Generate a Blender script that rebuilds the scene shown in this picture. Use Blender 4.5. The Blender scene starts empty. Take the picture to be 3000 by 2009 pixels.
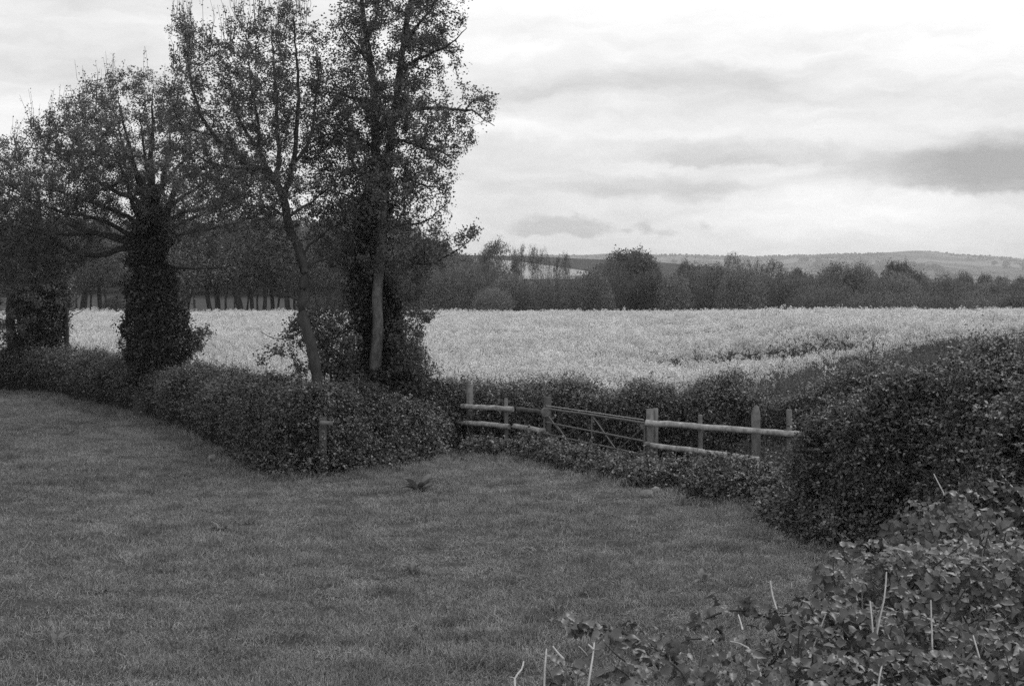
import bpy, math, random
import numpy as np
from math import radians, pi

scene = bpy.context.scene
C = scene.collection
FPX, HZ, CX, EYE = 4070.0, 800.0, 1500.0, 4.2      # focal length and horizon row of the photograph, in its pixels; eye height

# ------------------------------------------------------------------ camera
cam_d = bpy.data.cameras.new('camera')
cam = bpy.data.objects.new('camera', cam_d); C.objects.link(cam)
cam.location = (0, 0, EYE); cam.rotation_euler = (pi/2, 0, 0)
cam_d.sensor_width = 36.0; cam_d.lens = FPX*36/3000
cam_d.shift_y = -(1004.5-HZ)/3000
cam_d.clip_start = 0.1; cam_d.clip_end = 20000
scene.camera = cam

# ------------------------------------------------------------------ exposure
scene.render.engine = 'CYCLES'
scene.view_settings.view_transform = 'Standard'
scene.view_settings.look = 'None'
scene.view_settings.exposure = 0.08
scene.view_settings.gamma = 1.0
scene.view_settings.use_curve_mapping = False
cy = scene.cycles
cy.use_denoising = False
cy.max_bounces = 6; cy.diffuse_bounces = 3; cy.glossy_bounces = 2; cy.transmission_bounces = 3
cy.volume_bounces = 1; cy.transparent_max_bounces = 4
cy.caustics_reflective = False; cy.caustics_refractive = False
cy.sample_clamp_indirect = 6.0

SUN_EL, SUN_AZ = 52.0, 40.0       # azimuth clockwise from the view direction

# ------------------------------------------------------------------ world: overcast sky
world = bpy.data.worlds.new('World'); scene.world = world; world.use_nodes = True
wn = world.node_tree; wn.nodes.clear(); WL = wn.links.new
def wnode(t): return wn.nodes.new(t)
def wm(op, a, b=None, c=None, clamp=False):
    n = wnode('ShaderNodeMath'); n.operation = op; n.use_clamp = clamp
    for i, v in enumerate((a, b, c)):
        if v is None: continue
        if isinstance(v, (int, float)): n.inputs[i].default_value = v
        else: WL(v, n.inputs[i])
    return n.outputs[0]
def wsmooth(v, lo, hi):
    n = wnode('ShaderNodeMapRange'); n.interpolation_type = 'SMOOTHSTEP'
    WL(v, n.inputs['Value']); n.inputs['From Min'].default_value = lo; n.inputs['From Max'].default_value = hi
    return n.outputs['Result']
tc = wnode('ShaderNodeTexCoord'); sep = wnode('ShaderNodeSeparateXYZ'); WL(tc.outputs['Generated'], sep.inputs[0])
az = wm('ARCTAN2', sep.outputs['X'], sep.outputs['Y'])
el = wm('ARCSINE', sep.outputs['Z'])
U0 = wm('MULTIPLY', az, 4.07); V0 = wm('MULTIPLY', el, 4.07)        # thousands of photograph pixels off the axis / above the horizon
def wvec(u, v, w=0.0):
    c = wnode('ShaderNodeCombineXYZ')
    for i, x in enumerate((u, v, w)):
        if isinstance(x, (int, float)): c.inputs[i].default_value = x
        else: WL(x, c.inputs[i])
    return c.outputs[0]
def wnoise(vec, scale, detail, rough=0.5, dist=0.0):
    n = wnode('ShaderNodeTexNoise'); n.inputs['Scale'].default_value = scale; n.inputs['Detail'].default_value = detail
    n.inputs['Roughness'].default_value = rough; n.inputs['Distortion'].default_value = dist
    WL(vec, n.inputs['Vector']); return n.outputs['Fac']
w1 = wm('SUBTRACT', wnoise(wvec(wm('MULTIPLY', U0, 1.4), wm('MULTIPLY', V0, 3.2), 3.1), 2.0, 5, .55), .5)
w2 = wm('SUBTRACT', wnoise(wvec(wm('MULTIPLY', U0, 1.0), wm('MULTIPLY', V0, 2.0), 8.7), 5.5, 5, .6), .5)
U = wm('ADD', U0, wm('MULTIPLY', w1, .35))
V = wm('ADD', wm('ADD', V0, wm('MULTIPLY', w2, .11)), wm('MULTIPLY', w1, .05))
w3_ = wm('SUBTRACT', wnoise(wvec(wm('MULTIPLY', U0, 1.0), wm('MULTIPLY', V0, 1.5), 2.2), 14, 5, .6), .5)
UT = wm('ADD', U0, wm('MULTIPLY', w3_, .10)); VT = wm('ADD', wm('ADD', V0, wm('MULTIPLY', w3_, .06)), wm('MULTIPLY', w2, .04))
def blob(px, py, a, bu, bd, soft=0.55, tight=False):
    """a cloud: centre in photograph pixels, half width, reach upwards and downwards"""
    du = wm('DIVIDE', wm('SUBTRACT', UT if tight else U, (px-CX)/1000), a/1000)
    dv = wm('SUBTRACT', VT if tight else V, (HZ-py)/1000)
    dn = wm('DIVIDE', wm('MINIMUM', dv, 0.0), bd/1000); up = wm('DIVIDE', wm('MAXIMUM', dv, 0.0), bu/1000)
    d2 = wm('ADD', wm('MULTIPLY', du, du), wm('ADD', wm('MULTIPLY', dn, dn), wm('MULTIPLY', up, up)))
    return wsmooth(wm('SQRT', d2), 1.0, soft)
streak = wnoise(wvec(wm('MULTIPLY', U, .55), wm('MULTIPLY', V, 3.0), 1.3), 1.7, 6, .55)
fine = wnoise(wvec(wm('MULTIPLY', U, 1.3), wm('MULTIPLY', V, 5.0), 5.9), 3.2, 6, .6)
base = wm('ADD', .845, wm('MULTIPLY', wm('SUBTRACT', streak, .5), .80))
base = wm('ADD', base, wm('MULTIPLY', wm('SUBTRACT', fine, .5), .30))
base = wm('ADD', base, wm('MULTIPLY', wsmooth(V0, .45, .85), wm('ADD', -.02, wm('MULTIPLY', wsmooth(U0, -1.0, -.1), .25))))
for px, py, a, bu, bd, soft, amt in (
        (2951, 548, 450, 170, 46, .45, -.29), (2701, 528, 420, 120, 36, .4, -.08), (2151, 472, 420, 80, 24, .35, -.17), (1950, 560, 480, 60, 50, .3, -.17),
        (1641, 672, 185, 50, 26, .55, -.21), (1410, 610, 240, 90, 60, .3, -.08), (1885, 668, 40, 30, 32, .2, -.22), (1830, 672, 28, 14, 12, .2, -.18),
        (1955, 682, 64, 20, 16, .2, -.18), (2065, 662, 42, 14, 10, .2, -.14), (1850, 250, 600, 70, 60, .1, -.07), (2500, 300, 600, 60, 50, .1, -.06),
        (250, 170, 620, 160, 190, .1, -.13),
        (2330, 575, 330, 36, 45, .2, .10), (2550, 640, 700, 75, 110, .1, .24), (1900, 395, 520, 30, 24, .1, .07), (1500, 385, 200, 60, 40, .1, .07)):
    base = wm('ADD', base, wm('MULTIPLY', blob(px, py, a, bu, bd, soft, abs(px-1890) < 200 and a < 70 or px in (2951, 1641, 2701, 2151)), amt))
base = wm('MINIMUM', wm('MAXIMUM', base, .42), 1.08)
sky_tex = wnode('ShaderNodeTexSky'); sky_tex.sky_type = 'NISHITA'; sky_tex.sun_disc = False
sky_tex.sun_elevation = radians(SUN_EL); sky_tex.sun_rotation = radians(SUN_AZ)
bw = wnode('ShaderNodeRGBToBW'); WL(sky_tex.outputs[0], bw.inputs[0])
total = wm('ADD', wm('MULTIPLY', base, 9.3), wm('MULTIPLY', bw.outputs[0], .04))   # cloud deck over a little clear sky
low = wsmooth(V0, -.25, -.02)                                                   # land, not cloud, below the horizon
total = wm('ADD', wm('MULTIPLY', total, low), wm('MULTIPLY', wm('SUBTRACT', 1.0, low), 1.2))
bg = wnode('ShaderNodeBackground'); bg.inputs['Strength'].default_value = 0.1
wo = wnode('ShaderNodeOutputWorld')
WL(total, bg.inputs['Color']); WL(bg.outputs[0], wo.inputs['Surface'])

sun_d = bpy.data.lights.new('sun', 'SUN'); sun_d.energy = 1.2; sun_d.angle = radians(14); sun_d.color = (1, 1, 1)
sun = bpy.data.objects.new('sun', sun_d); C.objects.link(sun)
from mathutils import Vector
_a, _e = radians(SUN_AZ), radians(SUN_EL)
sd = Vector((math.sin(_a)*math.cos(_e), math.cos(_a)*math.cos(_e), math.sin(_e)))
sun.rotation_euler = sd.to_track_quat('Z', 'Y').to_euler(); sun.location = (0, 0, 60)

# ------------------------------------------------------------------ helpers
def smooth(t, a, b):
    t = np.clip((np.asarray(t, float)-a)/(b-a), 0, 1); return t*t*(3-2*t)
def W(px, py, Y):                       # the point at depth Y seen at that pixel of the photograph
    return np.array([(px-CX)/FPX*Y, Y, EYE+(HZ-py)/FPX*Y])
def Zat(py, Y): return EYE+(HZ-py)/FPX*Y
def ground_depth(py): return EYE*FPX/(py-HZ)
class SN:                               # smooth pseudo-noise, sum of sines
    def __init__(s, seed, n=7, f=1.0):
        r = np.random.RandomState(seed); s.k = r.normal(size=(n, 3))*f; s.p = r.uniform(0, 6.28, n); s.n = n
    def __call__(s, P):
        return np.sin(np.asarray(P)@s.k.T+s.p).sum(-1)/math.sqrt(s.n)
_h1, _h2 = SN(3, f=.35), SN(4, f=1.6)
def H(x, y):
    x = np.asarray(x, float); y = np.asarray(y, float)
    z = 2.5*(1-smooth(y, 3, 13))
    z = z+0.9*smooth(x, 6, 16)*smooth(y, 22, 35)*(1-smooth(y, 66, 105))
    beyond = np.clip(y-103, 0, None)
    left = 1-smooth(x, -22, -4)
    zl = np.interp(y, [103, 124, 150, 200, 300, 700, 3000], [0, -.7, -.05, 1.4, 3, 0, -20])
    zr = np.interp(y, [103, 130, 200, 400, 900, 1600, 4000], [0, -1.0, -3.5, -9, -20, -22, -22])
    z = z+np.where(beyond > 0, left*zl+(1-left)*zr, 0)
    P = np.stack([x, y, x*0], -1)
    return z+(.05*_h1(P)+.012*_h2(P))*smooth(y, 11, 16)*(1-smooth(y, 80, 110))

def new_mesh(name, V, Q=None, T=None):
    """mesh from arrays of quads and/or triangles"""
    V = np.asarray(V, np.float32).reshape(-1, 3)
    me = bpy.data.meshes.new(name)
    me.vertices.add(len(V)); me.vertices.foreach_set('co', V.ravel())
    fl, st, o = [], [], 0
    for F, k in ((Q, 4), (T, 3)):
        if F is None or len(F) == 0: continue
        F = np.asarray(F, np.int32).reshape(-1, k); fl.append(F.ravel()); st.append(o+np.arange(len(F))*k); o += F.size
    fl = np.concatenate(fl); st = np.concatenate(st).astype(np.int32)
    me.loops.add(len(fl)); me.loops.foreach_set('vertex_index', fl)
    me.polygons.add(len(st)); me.polygons.foreach_set('loop_start', st)
    me.update(calc_edges=True); me.validate()
    return me
class MB:
    def __init__(s): s.V, s.Q, s.T, s.n = [], [], [], 0
    def add(s, V, Q=None, T=None):
        V = np.asarray(V, float).reshape(-1, 3)
        if Q is not None and len(Q): s.Q.append(np.asarray(Q, int).reshape(-1, 4)+s.n)
        if T is not None and len(T): s.T.append(np.asarray(T, int).reshape(-1, 3)+s.n)
        s.V.append(V); s.n += len(V); return s
    def tube(s, P, R, k=6, cap=True):
        P = np.asarray(P, float); m = len(P); R = np.broadcast_to(np.asarray(R, float), (m,))
        t = np.gradient(P, axis=0); t /= np.linalg.norm(t, axis=1)[:, None]+1e-9
        ref = np.array([0., 0, 1]) if abs(t[:, 2]).mean() < .8 else np.array([1., 0, 0])
        a = np.cross(t, ref); a /= np.linalg.norm(a, axis=1)[:, None]+1e-9; b = np.cross(t, a)
        ang = np.arange(k)*2*pi/k
        V = (P[:, None]+R[:, None, None]*(a[:, None]*np.cos(ang)[None, :, None]+b[:, None]*np.sin(ang)[None, :, None])).reshape(-1, 3)
        i = np.arange(m-1)[:, None]*k; j = np.arange(k)[None]; j2 = (j+1) % k
        Q = np.stack([i+j, i+j2, i+k+j2, i+k+j], -1).reshape(-1, 4)
        s.add(V, Q)
        if cap:
            for e, c in ((0, P[0]), (m-1, P[-1])):
                ring = V[e*k:(e+1)*k]; tri = [[0, 1+(q+1) % k, 1+q] if e else [0, 1+q, 1+(q+1) % k] for q in range(k)]
                s.add(np.vstack([[c], ring]), T=tri)
        return s
    def box(s, c, sx, sy, sz, rz=0.0, ry=0.0):
        v = np.array([[x, y, z] for x in (-1, 1) for y in (-1, 1) for z in (-1, 1)], float)*np.array([sx, sy, sz])/2
        cr, sr = math.cos(ry), math.sin(ry); v = v@np.array([[cr, 0, -sr], [0, 1, 0], [sr, 0, cr]])
        cr, sr = math.cos(rz), math.sin(rz); v = v@np.array([[cr, sr, 0], [-sr, cr, 0], [0, 0, 1]])
        s.add(v+np.asarray(c), [[0, 1, 3, 2], [4, 6, 7, 5], [0, 4, 5, 1], [2, 3, 7, 6], [0, 2, 6, 4], [1, 5, 7, 3]]); return s
    def mesh(s, name):
        return new_mesh(name, np.concatenate(s.V), np.concatenate(s.Q) if s.Q else None, np.concatenate(s.T) if s.T else None)

def obj(name, me, m, parent=None, smooth_shade=False):
    o = bpy.data.objects.new(name, me); C.objects.link(o)
    if m is not None and not me.materials: me.materials.append(m)
    if smooth_shade: me.polygons.foreach_set('use_smooth', np.ones(len(me.polygons), bool))
    if parent is not None: o.parent = parent
    return o
def tag(o, label=None, cat=None, group=None, kind=None):
    if label: o['label'] = label
    if cat: o['category'] = cat
    if group: o['group'] = group
    if kind: o['kind'] = kind
    return o
def thing(name, label, cat, loc=(0, 0, 0), group=None):
    o = bpy.data.objects.new(name, None); C.objects.link(o); o.location = loc; o.empty_display_size = .2
    return tag(o, label, cat, group)

def mat(name, g, var=0.25, rough=.7, spec=.2, trans=0.0, nscale=0.0, namt=.4, bump=0.0, stretch=(1, 1, 1), inst=0.0, back=None):
    """grey procedural material: value g, random shift per piece, noise, translucency"""
    m = bpy.data.materials.new(name); m.use_nodes = True; nt = m.node_tree; nt.nodes.clear(); L = nt.links.new
    def N(t): return nt.nodes.new(t)
    def M(op, a, b):
        n = N('ShaderNodeMath'); n.operation = op
        for i, v in enumerate((a, b)):
            if isinstance(v, (int, float)): n.inputs[i].default_value = v
            else: L(v, n.inputs[i])
        return n.outputs[0]
    geo = N('ShaderNodeNewGeometry')
    val = M('MULTIPLY', M('ADD', M('MULTIPLY', geo.outputs['Random Per Island'], 2*var), 1-var), g)
    if inst:
        oi = N('ShaderNodeObjectInfo'); val = M('MULTIPLY', val, M('ADD', M('MULTIPLY', oi.outputs['Random'], 2*inst), 1-inst))
    nz = None
    if nscale:
        tcn = N('ShaderNodeTexCoord'); mp = N('ShaderNodeMapping'); mp.inputs['Scale'].default_value = stretch
        L(tcn.outputs['Object'], mp.inputs['Vector'])
        nz = N('ShaderNodeTexNoise'); nz.inputs['Scale'].default_value = nscale; nz.inputs['Detail'].default_value = 6; nz.inputs['Roughness'].default_value = .65
        L(mp.outputs[0], nz.inputs['Vector'])
        val = M('MULTIPLY', val, M('ADD', M('MULTIPLY', nz.outputs['Fac'], 4*namt), 1-2*namt))
        val = M('MAXIMUM', val, g*.12)
    p = N('ShaderNodeBsdfPrincipled'); L(val, p.inputs['Base Color']); p.inputs['Roughness'].default_value = rough
    p.inputs['Specular IOR Level'].default_value = spec
    if bump and nz is not None:
        b = N('ShaderNodeBump'); b.inputs['Strength'].default_value = bump; b.inputs['Distance'].default_value = .02
        L(nz.outputs['Fac'], b.inputs['Height']); L(b.outputs[0], p.inputs['Normal'])
    sh = p.outputs[0]
    if trans:
        t = N('ShaderNodeBsdfTranslucent'); L(val, t.inputs['Color']); mx = N('ShaderNodeMixShader'); mx.inputs[0].default_value = trans
        L(sh, mx.inputs[1]); L(t.outputs[0], mx.inputs[2]); sh = mx.outputs[0]
    out = N('ShaderNodeOutputMaterial'); L(sh, out.inputs['Surface'])
    return m

M_ = {}
M_['soil'] = mat('pasture_earth', .06, 0, .95, .05, nscale=1.3, namt=.35, bump=.3)
M_['grass'] = mat('grass_blades', .285, .6, .6, .15, trans=.3, inst=.28)
M_['crop_soil'] = mat('crop_floor', .05, 0, .95, .05, nscale=2, namt=.3)
M_['petal'] = mat('rape_petals', .72, .2, .7, .1, trans=.35, inst=.22)
M_['rape_stem'] = mat('rape_stems', .14, .3, .6, .2, trans=.15)
M_['weed'] = mat('weed_leaves', .145, .4, .6, .2, trans=.25, inst=.3)
M_['hedge_leaf'] = mat('hedge_leaves', .10, .6, .45, .4, trans=.18)
M_['hedge_leaf_lit'] = mat('hedge_leaves_lit', .20, .45, .5, .35, trans=.2)  # paler copy of the leaf colour, painted light for the upper leaves
M_['core_shade'] = mat('shaded_inside', .016, .2, .9, .05, nscale=6, namt=.3)  # near-black, the deep shade behind the leaves put into the colour
M_['ivy'] = mat('ivy_leaves', .05, .5, .4, .4, trans=.08)
M_['oak_leaf'] = mat('tree_leaves', .165, .45, .55, .25, trans=.35)
M_['alder_leaf'] = mat('tree_leaves_dark', .14, .45, .5, .3, trans=.32)
M_['bark'] = mat('bark', .065, .15, .9, .1, nscale=9, namt=.35, bump=.8, stretch=(1, 1, .25))
M_['bark_pale'] = mat('bark_pale', .13, .15, .9, .1, nscale=16, namt=.7, bump=1.0, stretch=(1, 1, .45))
M_['twig'] = mat('twigs', .045, .3, .9, .1)
M_['far_leaf'] = mat('distant_leaves', .215, .4, .8, .05, trans=.2, inst=.20)
M_['far_leaf_pale'] = mat('distant_willow_leaves', .22, .35, .8, .05, trans=.2, inst=.18)
M_['far_leaf_dark'] = mat('distant_dark_leaves', .16, .4, .8, .05, trans=.15, inst=.14)
M_['far_twig'] = mat('distant_twigs', .055, .3, .9, .05)
M_['far_ivy'] = mat('distant_ivy', .05, .4, .7, .1)
M_['wood'] = mat('weathered_wood', .165, .12, .85, .15, nscale=7, namt=.5, bump=.5, stretch=(1, 1, 1))
M_['lichen_wood'] = mat('lichened_wood', .33, .1, .9, .1, nscale=9, namt=.7, bump=.5)
M_['dark_wood'] = mat('dark_wood', .085, .15, .85, .15, nscale=8, namt=.4, bump=.5)
M_['metal'] = mat('rusted_steel', .13, .1, .6, .4, nscale=12, namt=.35)
M_['wire'] = mat('galvanised_wire', .42, .1, .4, .5)
M_['bramble'] = mat('bramble_leaves', .118, .3, .42, .5, trans=.18, nscale=60, namt=.10, inst=.4)
M_['cane'] = mat('bramble_cane', .045, .2, .6, .3)
M_['straw'] = mat('dry_stalk', .38, .12, .8, .1, nscale=30, namt=.3)
M_['stone'] = mat('pale_stone', .24, .05, .9, .1, nscale=14, namt=.3, bump=.6)
M_['hill'] = mat('wooded_hillside', .10, 0, 1, .0, nscale=.016, namt=.8, stretch=(1, .3, 1))
def hill_fields():
    nt = M_['hill'].node_tree; p = [n for n in nt.nodes if n.type == 'BSDF_PRINCIPLED'][0]; old = p.inputs['Base Color'].links[0].from_socket; L = nt.links.new
    tcn = nt.nodes.new('ShaderNodeTexCoord'); v = nt.nodes.new('ShaderNodeTexVoronoi'); v.inputs['Scale'].default_value = .007; L(tcn.outputs['Object'], v.inputs['Vector'])
    sp = nt.nodes.new('ShaderNodeSeparateColor'); L(v.outputs['Color'], sp.inputs[0]); g = nt.nodes.new('ShaderNodeMath'); g.operation = 'GREATER_THAN'; g.inputs[1].default_value = .72; L(sp.outputs[0], g.inputs[0])
    mx = nt.nodes.new('ShaderNodeMix'); mx.data_type = 'FLOAT'; L(g.outputs[0], mx.inputs[0]); L(old, mx.inputs[2]); mx.inputs[3].default_value = .19; L(mx.outputs[0], p.inputs['Base Color'])
hill_fields()
M_['plough'] = mat('ploughed_soil', .075, 0, 1, .0, nscale=.15, namt=.15)
M_['far_rape'] = mat('distant_crop', .36, 0, 1, .0, nscale=.2, namt=.1)

def patchy(m, scale, amt, stretch=(1, 1, 1)):
    nt = m.node_tree; L = nt.links.new; p = [n for n in nt.nodes if n.type == 'BSDF_PRINCIPLED'][0]; old = p.inputs['Base Color'].links[0].from_socket
    g = nt.nodes.new('ShaderNodeNewGeometry'); mp = nt.nodes.new('ShaderNodeMapping'); mp.inputs['Scale'].default_value = stretch; L(g.outputs['Position'], mp.inputs['Vector'])
    nz = nt.nodes.new('ShaderNodeTexNoise'); nz.inputs['Scale'].default_value = scale; nz.inputs['Detail'].default_value = 5; nz.inputs['Roughness'].default_value = .65; L(mp.outputs[0], nz.inputs['Vector'])
    r = nt.nodes.new('ShaderNodeMapRange'); r.inputs['From Min'].default_value = .3; r.inputs['From Max'].default_value = .7; r.inputs['To Min'].default_value = 1-amt; r.inputs['To Max'].default_value = 1+amt; L(nz.outputs['Fac'], r.inputs['Value'])
    x = nt.nodes.new('ShaderNodeMath'); x.operation = 'MULTIPLY'; L(old, x.inputs[0]); L(r.outputs['Result'], x.inputs[1])
    for l in list(old.links):
        if l.to_node != x: L(x.outputs[0], l.to_socket)
patchy(M_['grass'], 1.6, .38, (.7, 1, 1)); patchy(M_['petal'], .5, .16)

def leaf_quads(P, size, rng, up=.6, asp=.6, fold=.15, out=None):
    n = len(P); size = np.broadcast_to(np.asarray(size, float), (n,))*rng.uniform(.65, 1.3, n)
    nn = rng.normal(size=(n, 3)); nn[:, 2] += up*2
    if out is not None: nn += out*1.3
    nn /= np.linalg.norm(nn, axis=1)[:, None]
    t = np.cross(nn, rng.normal(size=(n, 3))); t /= np.linalg.norm(t, axis=1)[:, None]+1e-9
    b = np.cross(nn, t); s = size[:, None]
    V = np.stack([P-t*s*.5, P+b*s*asp*.5+nn*s*fold-t*s*.08, P+t*s*.5-nn*s*fold*.6, P-b*s*asp*.5+nn*s*fold-t*s*.08], 1).reshape(-1, 3)
    return V, np.arange(4*n).reshape(n, 4)
def leaf_mesh(name, P, size, rng, **k): return new_mesh(name, *leaf_quads(P, size, rng, **k))
def spline(P, n):
    """resample a polyline smoothly to n points"""
    P = np.asarray(P, float)
    if len(P) == 2: return P[0]+(P[1]-P[0])*np.linspace(0, 1, n)[:, None]
    d = np.r_[0, np.cumsum(np.linalg.norm(np.diff(P, axis=0), axis=1))]; s = np.linspace(0, d[-1], n)
    m = np.gradient(P, d, axis=0); i = np.clip(np.searchsorted(d, s, 'right')-1, 0, len(P)-2)
    h = (d[i+1]-d[i])[:, None]; t = ((s-d[i])[:, None])/h
    return (2*t**3-3*t**2+1)*P[i]+(t**3-2*t**2+t)*h*m[i]+(-2*t**3+3*t**2)*P[i+1]+(t**3-t**2)*h*m[i+1]
def in_poly(p, poly):
    x, y = p[:, 0], p[:, 1]; q = np.asarray(poly, float); r = np.zeros(len(p), bool); j = len(q)-1
    for i in range(len(q)):
        c = ((q[i, 1] > y) != (q[j, 1] > y)) & (x < (q[j, 0]-q[i, 0])*(y-q[i, 1])/(q[j, 1]-q[i, 1]+1e-12)+q[i, 0]); r ^= c; j = i
    return r
def poly_dist(p, poly):
    q = np.asarray(poly, float); best = np.full(len(p), 1e9)
    for i in range(len(q)):
        a, b = q[i], q[(i+1) % len(q)]; ab = b-a
        t = np.clip(((p-a)@ab)/(ab@ab+1e-9), 0, 1); best = np.minimum(best, np.linalg.norm(p-a-t[:, None]*ab, axis=1))
    return best

# -------- branching by space colonisation
def colonise(A, nodes, par, step, di, dk, iters, rng, lift=.08):
    nodes = [np.asarray(p, float) for p in nodes]; par = list(par)
    N = np.array(nodes); best = np.full(len(A), 1e9); bi = np.zeros(len(A), int)
    for s in range(0, len(N), 200):
        d = np.linalg.norm(A[:, None]-N[None, s:s+200], axis=2); k = d.argmin(1); dm = d[np.arange(len(A)), k]
        u = dm < best; best[u] = dm[u]; bi[u] = k[u]+s
    alive = best > dk
    for _ in range(iters):
        act = alive & (best < di)
        if not act.any(): break
        idx = bi[act]; v = A[act]-N[idx]; v /= np.linalg.norm(v, axis=1)[:, None]+1e-9
        uq, inv = np.unique(idx, return_inverse=True)
        acc = np.zeros((len(uq), 3)); np.add.at(acc, inv, v)
        acc += rng.normal(size=acc.shape)*.18*np.linalg.norm(acc, axis=1)[:, None]; acc[:, 2] += lift*np.linalg.norm(acc, axis=1)
        acc /= np.linalg.norm(acc, axis=1)[:, None]+1e-9
        new = N[uq]+acc*step
        o = len(N); N = np.vstack([N, new]); par += list(uq)
        for s in range(0, len(new), 300):
            d = np.linalg.norm(A[:, None]-new[None, s:s+300], axis=2); k = d.argmin(1); dm = d[np.arange(len(A)), k]
            u = dm < best; best[u] = dm[u]; bi[u] = k[u]+s+o
        alive &= best > dk
        if len(N) > 22000: break
    return N, np.array(par)
def radii(N, par, tip=.005, e=2.25, given=None):
    n = len(N); acc = np.zeros(n); r = np.zeros(n)
    for i in range(n-1, -1, -1):
        r[i] = max(tip, acc[i]**(1/e)) if acc[i] > 0 else tip
        if given is not None and i < len(given) and given[i] > 0: r[i] = max(given[i], .35*r[i]) 
        if par[i] >= 0: acc[par[i]] += min(r[i], 9)**e
    return r
def chains(N, par, r):
    n = len(N); ch = [[] for _ in range(n)]
    for i in range(n):
        if par[i] >= 0: ch[par[i]].append(i)
    starts = [(i, -1) for i in range(n) if par[i] < 0]; out = []
    while starts:
        i, p = starts.pop(); c = [p, i] if p >= 0 else [i]
        while ch[i]:
            k = max(ch[i], key=lambda q: r[q])
            starts += [(q, i) for q in ch[i] if q != k]; c.append(k); i = k
        if len(c) > 1: out.append((p >= 0, c))
    return out
def branch_meshes(N, par, r, thick, kthick=8):
    """two builders: thick limbs and fine branches"""
    big, small = MB(), MB()
    for child, c in chains(N, par, r):
        R = r[c].copy()
        if child: R[0] = min(R[0], R[1]*1.15)
        P = N[c]
        cut = int((R > thick).sum())
        if cut >= 2: big.tube(P[:cut], R[:cut], kthick, False)
        else: cut = 1
        if len(c)-cut+1 >= 2: small.tube(P[cut-1:], R[cut-1:], 4 if R[cut-1] > thick*.5 else 3, False)
    return big, small

# ------------------------------------------------------------------ instanced stuff (grass, crop, undergrowth, far wood)
def proto_collection(name, meshes):
    col = bpy.data.collections.new(name)
    for i, me in enumerate(meshes):
        o = bpy.data.objects.new('%s_%02d' % (name, i), me); col.objects.link(o)
    return col
def scatter(name, P, rot, scl, idx, col):
    me = bpy.data.meshes.new(name); me.vertices.add(len(P)); me.vertices.foreach_set('co', np.asarray(P, np.float32).ravel())
    for nm, ty, arr, f in (('rot', 'FLOAT_VECTOR', rot, 'vector'), ('scl', 'FLOAT_VECTOR', scl, 'vector'), ('idx', 'INT', idx, 'value')):
        a = me.attributes.new(nm, ty, 'POINT'); a.data.foreach_set(f, np.asarray(arr, np.int32 if ty == 'INT' else np.float32).ravel())
    o = bpy.data.objects.new(name, me); C.objects.link(o); o['kind'] = 'stuff'
    ng = bpy.data.node_groups.new(name+'_spread', 'GeometryNodeTree')
    ng.interface.new_socket('Geometry', in_out='INPUT', socket_type='NodeSocketGeometry')
    ng.interface.new_socket('Geometry', in_out='OUTPUT', socket_type='NodeSocketGeometry')
    gi = ng.nodes.new('NodeGroupInput'); go = ng.nodes.new('NodeGroupOutput'); ip = ng.nodes.new('GeometryNodeInstanceOnPoints')
    ci = ng.nodes.new('GeometryNodeCollectionInfo'); ci.inputs['Collection'].default_value = col
    ci.inputs['Separate Children'].default_value = True; ci.inputs['Reset Children'].default_value = True
    def attr(nm, ty):
        n = ng.nodes.new('GeometryNodeInputNamedAttribute'); n.data_type = ty; n.inputs['Name'].default_value = nm
        return n.outputs['Attribute']
    l = ng.links.new
    l(gi.outputs[0], ip.inputs['Points']); l(ci.outputs[0], ip.inputs['Instance']); ip.inputs['Pick Instance'].default_value = True
    l(attr('idx', 'INT'), ip.inputs['Instance Index']); l(attr('rot', 'FLOAT_VECTOR'), ip.inputs['Rotation']); l(attr('scl', 'FLOAT_VECTOR'), ip.inputs['Scale'])
    l(ip.outputs[0], go.inputs[0])
    md = o.modifiers.new('spread', 'NODES'); md.node_group = ng
    return o

# ------------------------------------------------------------------ setting: ground, far hills
def sheet(name, xs, ys, zf, m, label=None):
    X, Y = np.meshgrid(xs, ys); Z = zf(X, Y); V = np.stack([X, Y, Z], -1).reshape(-1, 3); nx, ny = len(xs), len(ys)
    i = np.arange(ny-1)[:, None]*nx+np.arange(nx-1)[None]
    o = obj(name, new_mesh(name, V, np.stack([i, i+1, i+nx+1, i+nx], -1).reshape(-1, 4)), m, smooth_shade=True); o['kind'] = 'structure'
    if label: o['label'] = label
    return o
xs = np.r_[-3400, -2200, -1400, -900, -600, -400, -280, -200, np.arange(-140, -40, 5), np.arange(-40, 40, .8), np.arange(40, 141, 5), 200, 280, 400, 600, 900, 1400, 2200, 3400]
ys = np.r_[-60, -30, -12, np.arange(-6, 46, .7), np.arange(46, 130, 1.6), np.arange(130, 320, 8), 360, 420, 500, 620, 800, 1000, 1300, 1700, 2300, 3200, 4300, 5200]
sheet('ground', xs, ys, H, M_['soil'], 'rough pasture sloping down from the bank and running on past the hedge')

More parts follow.
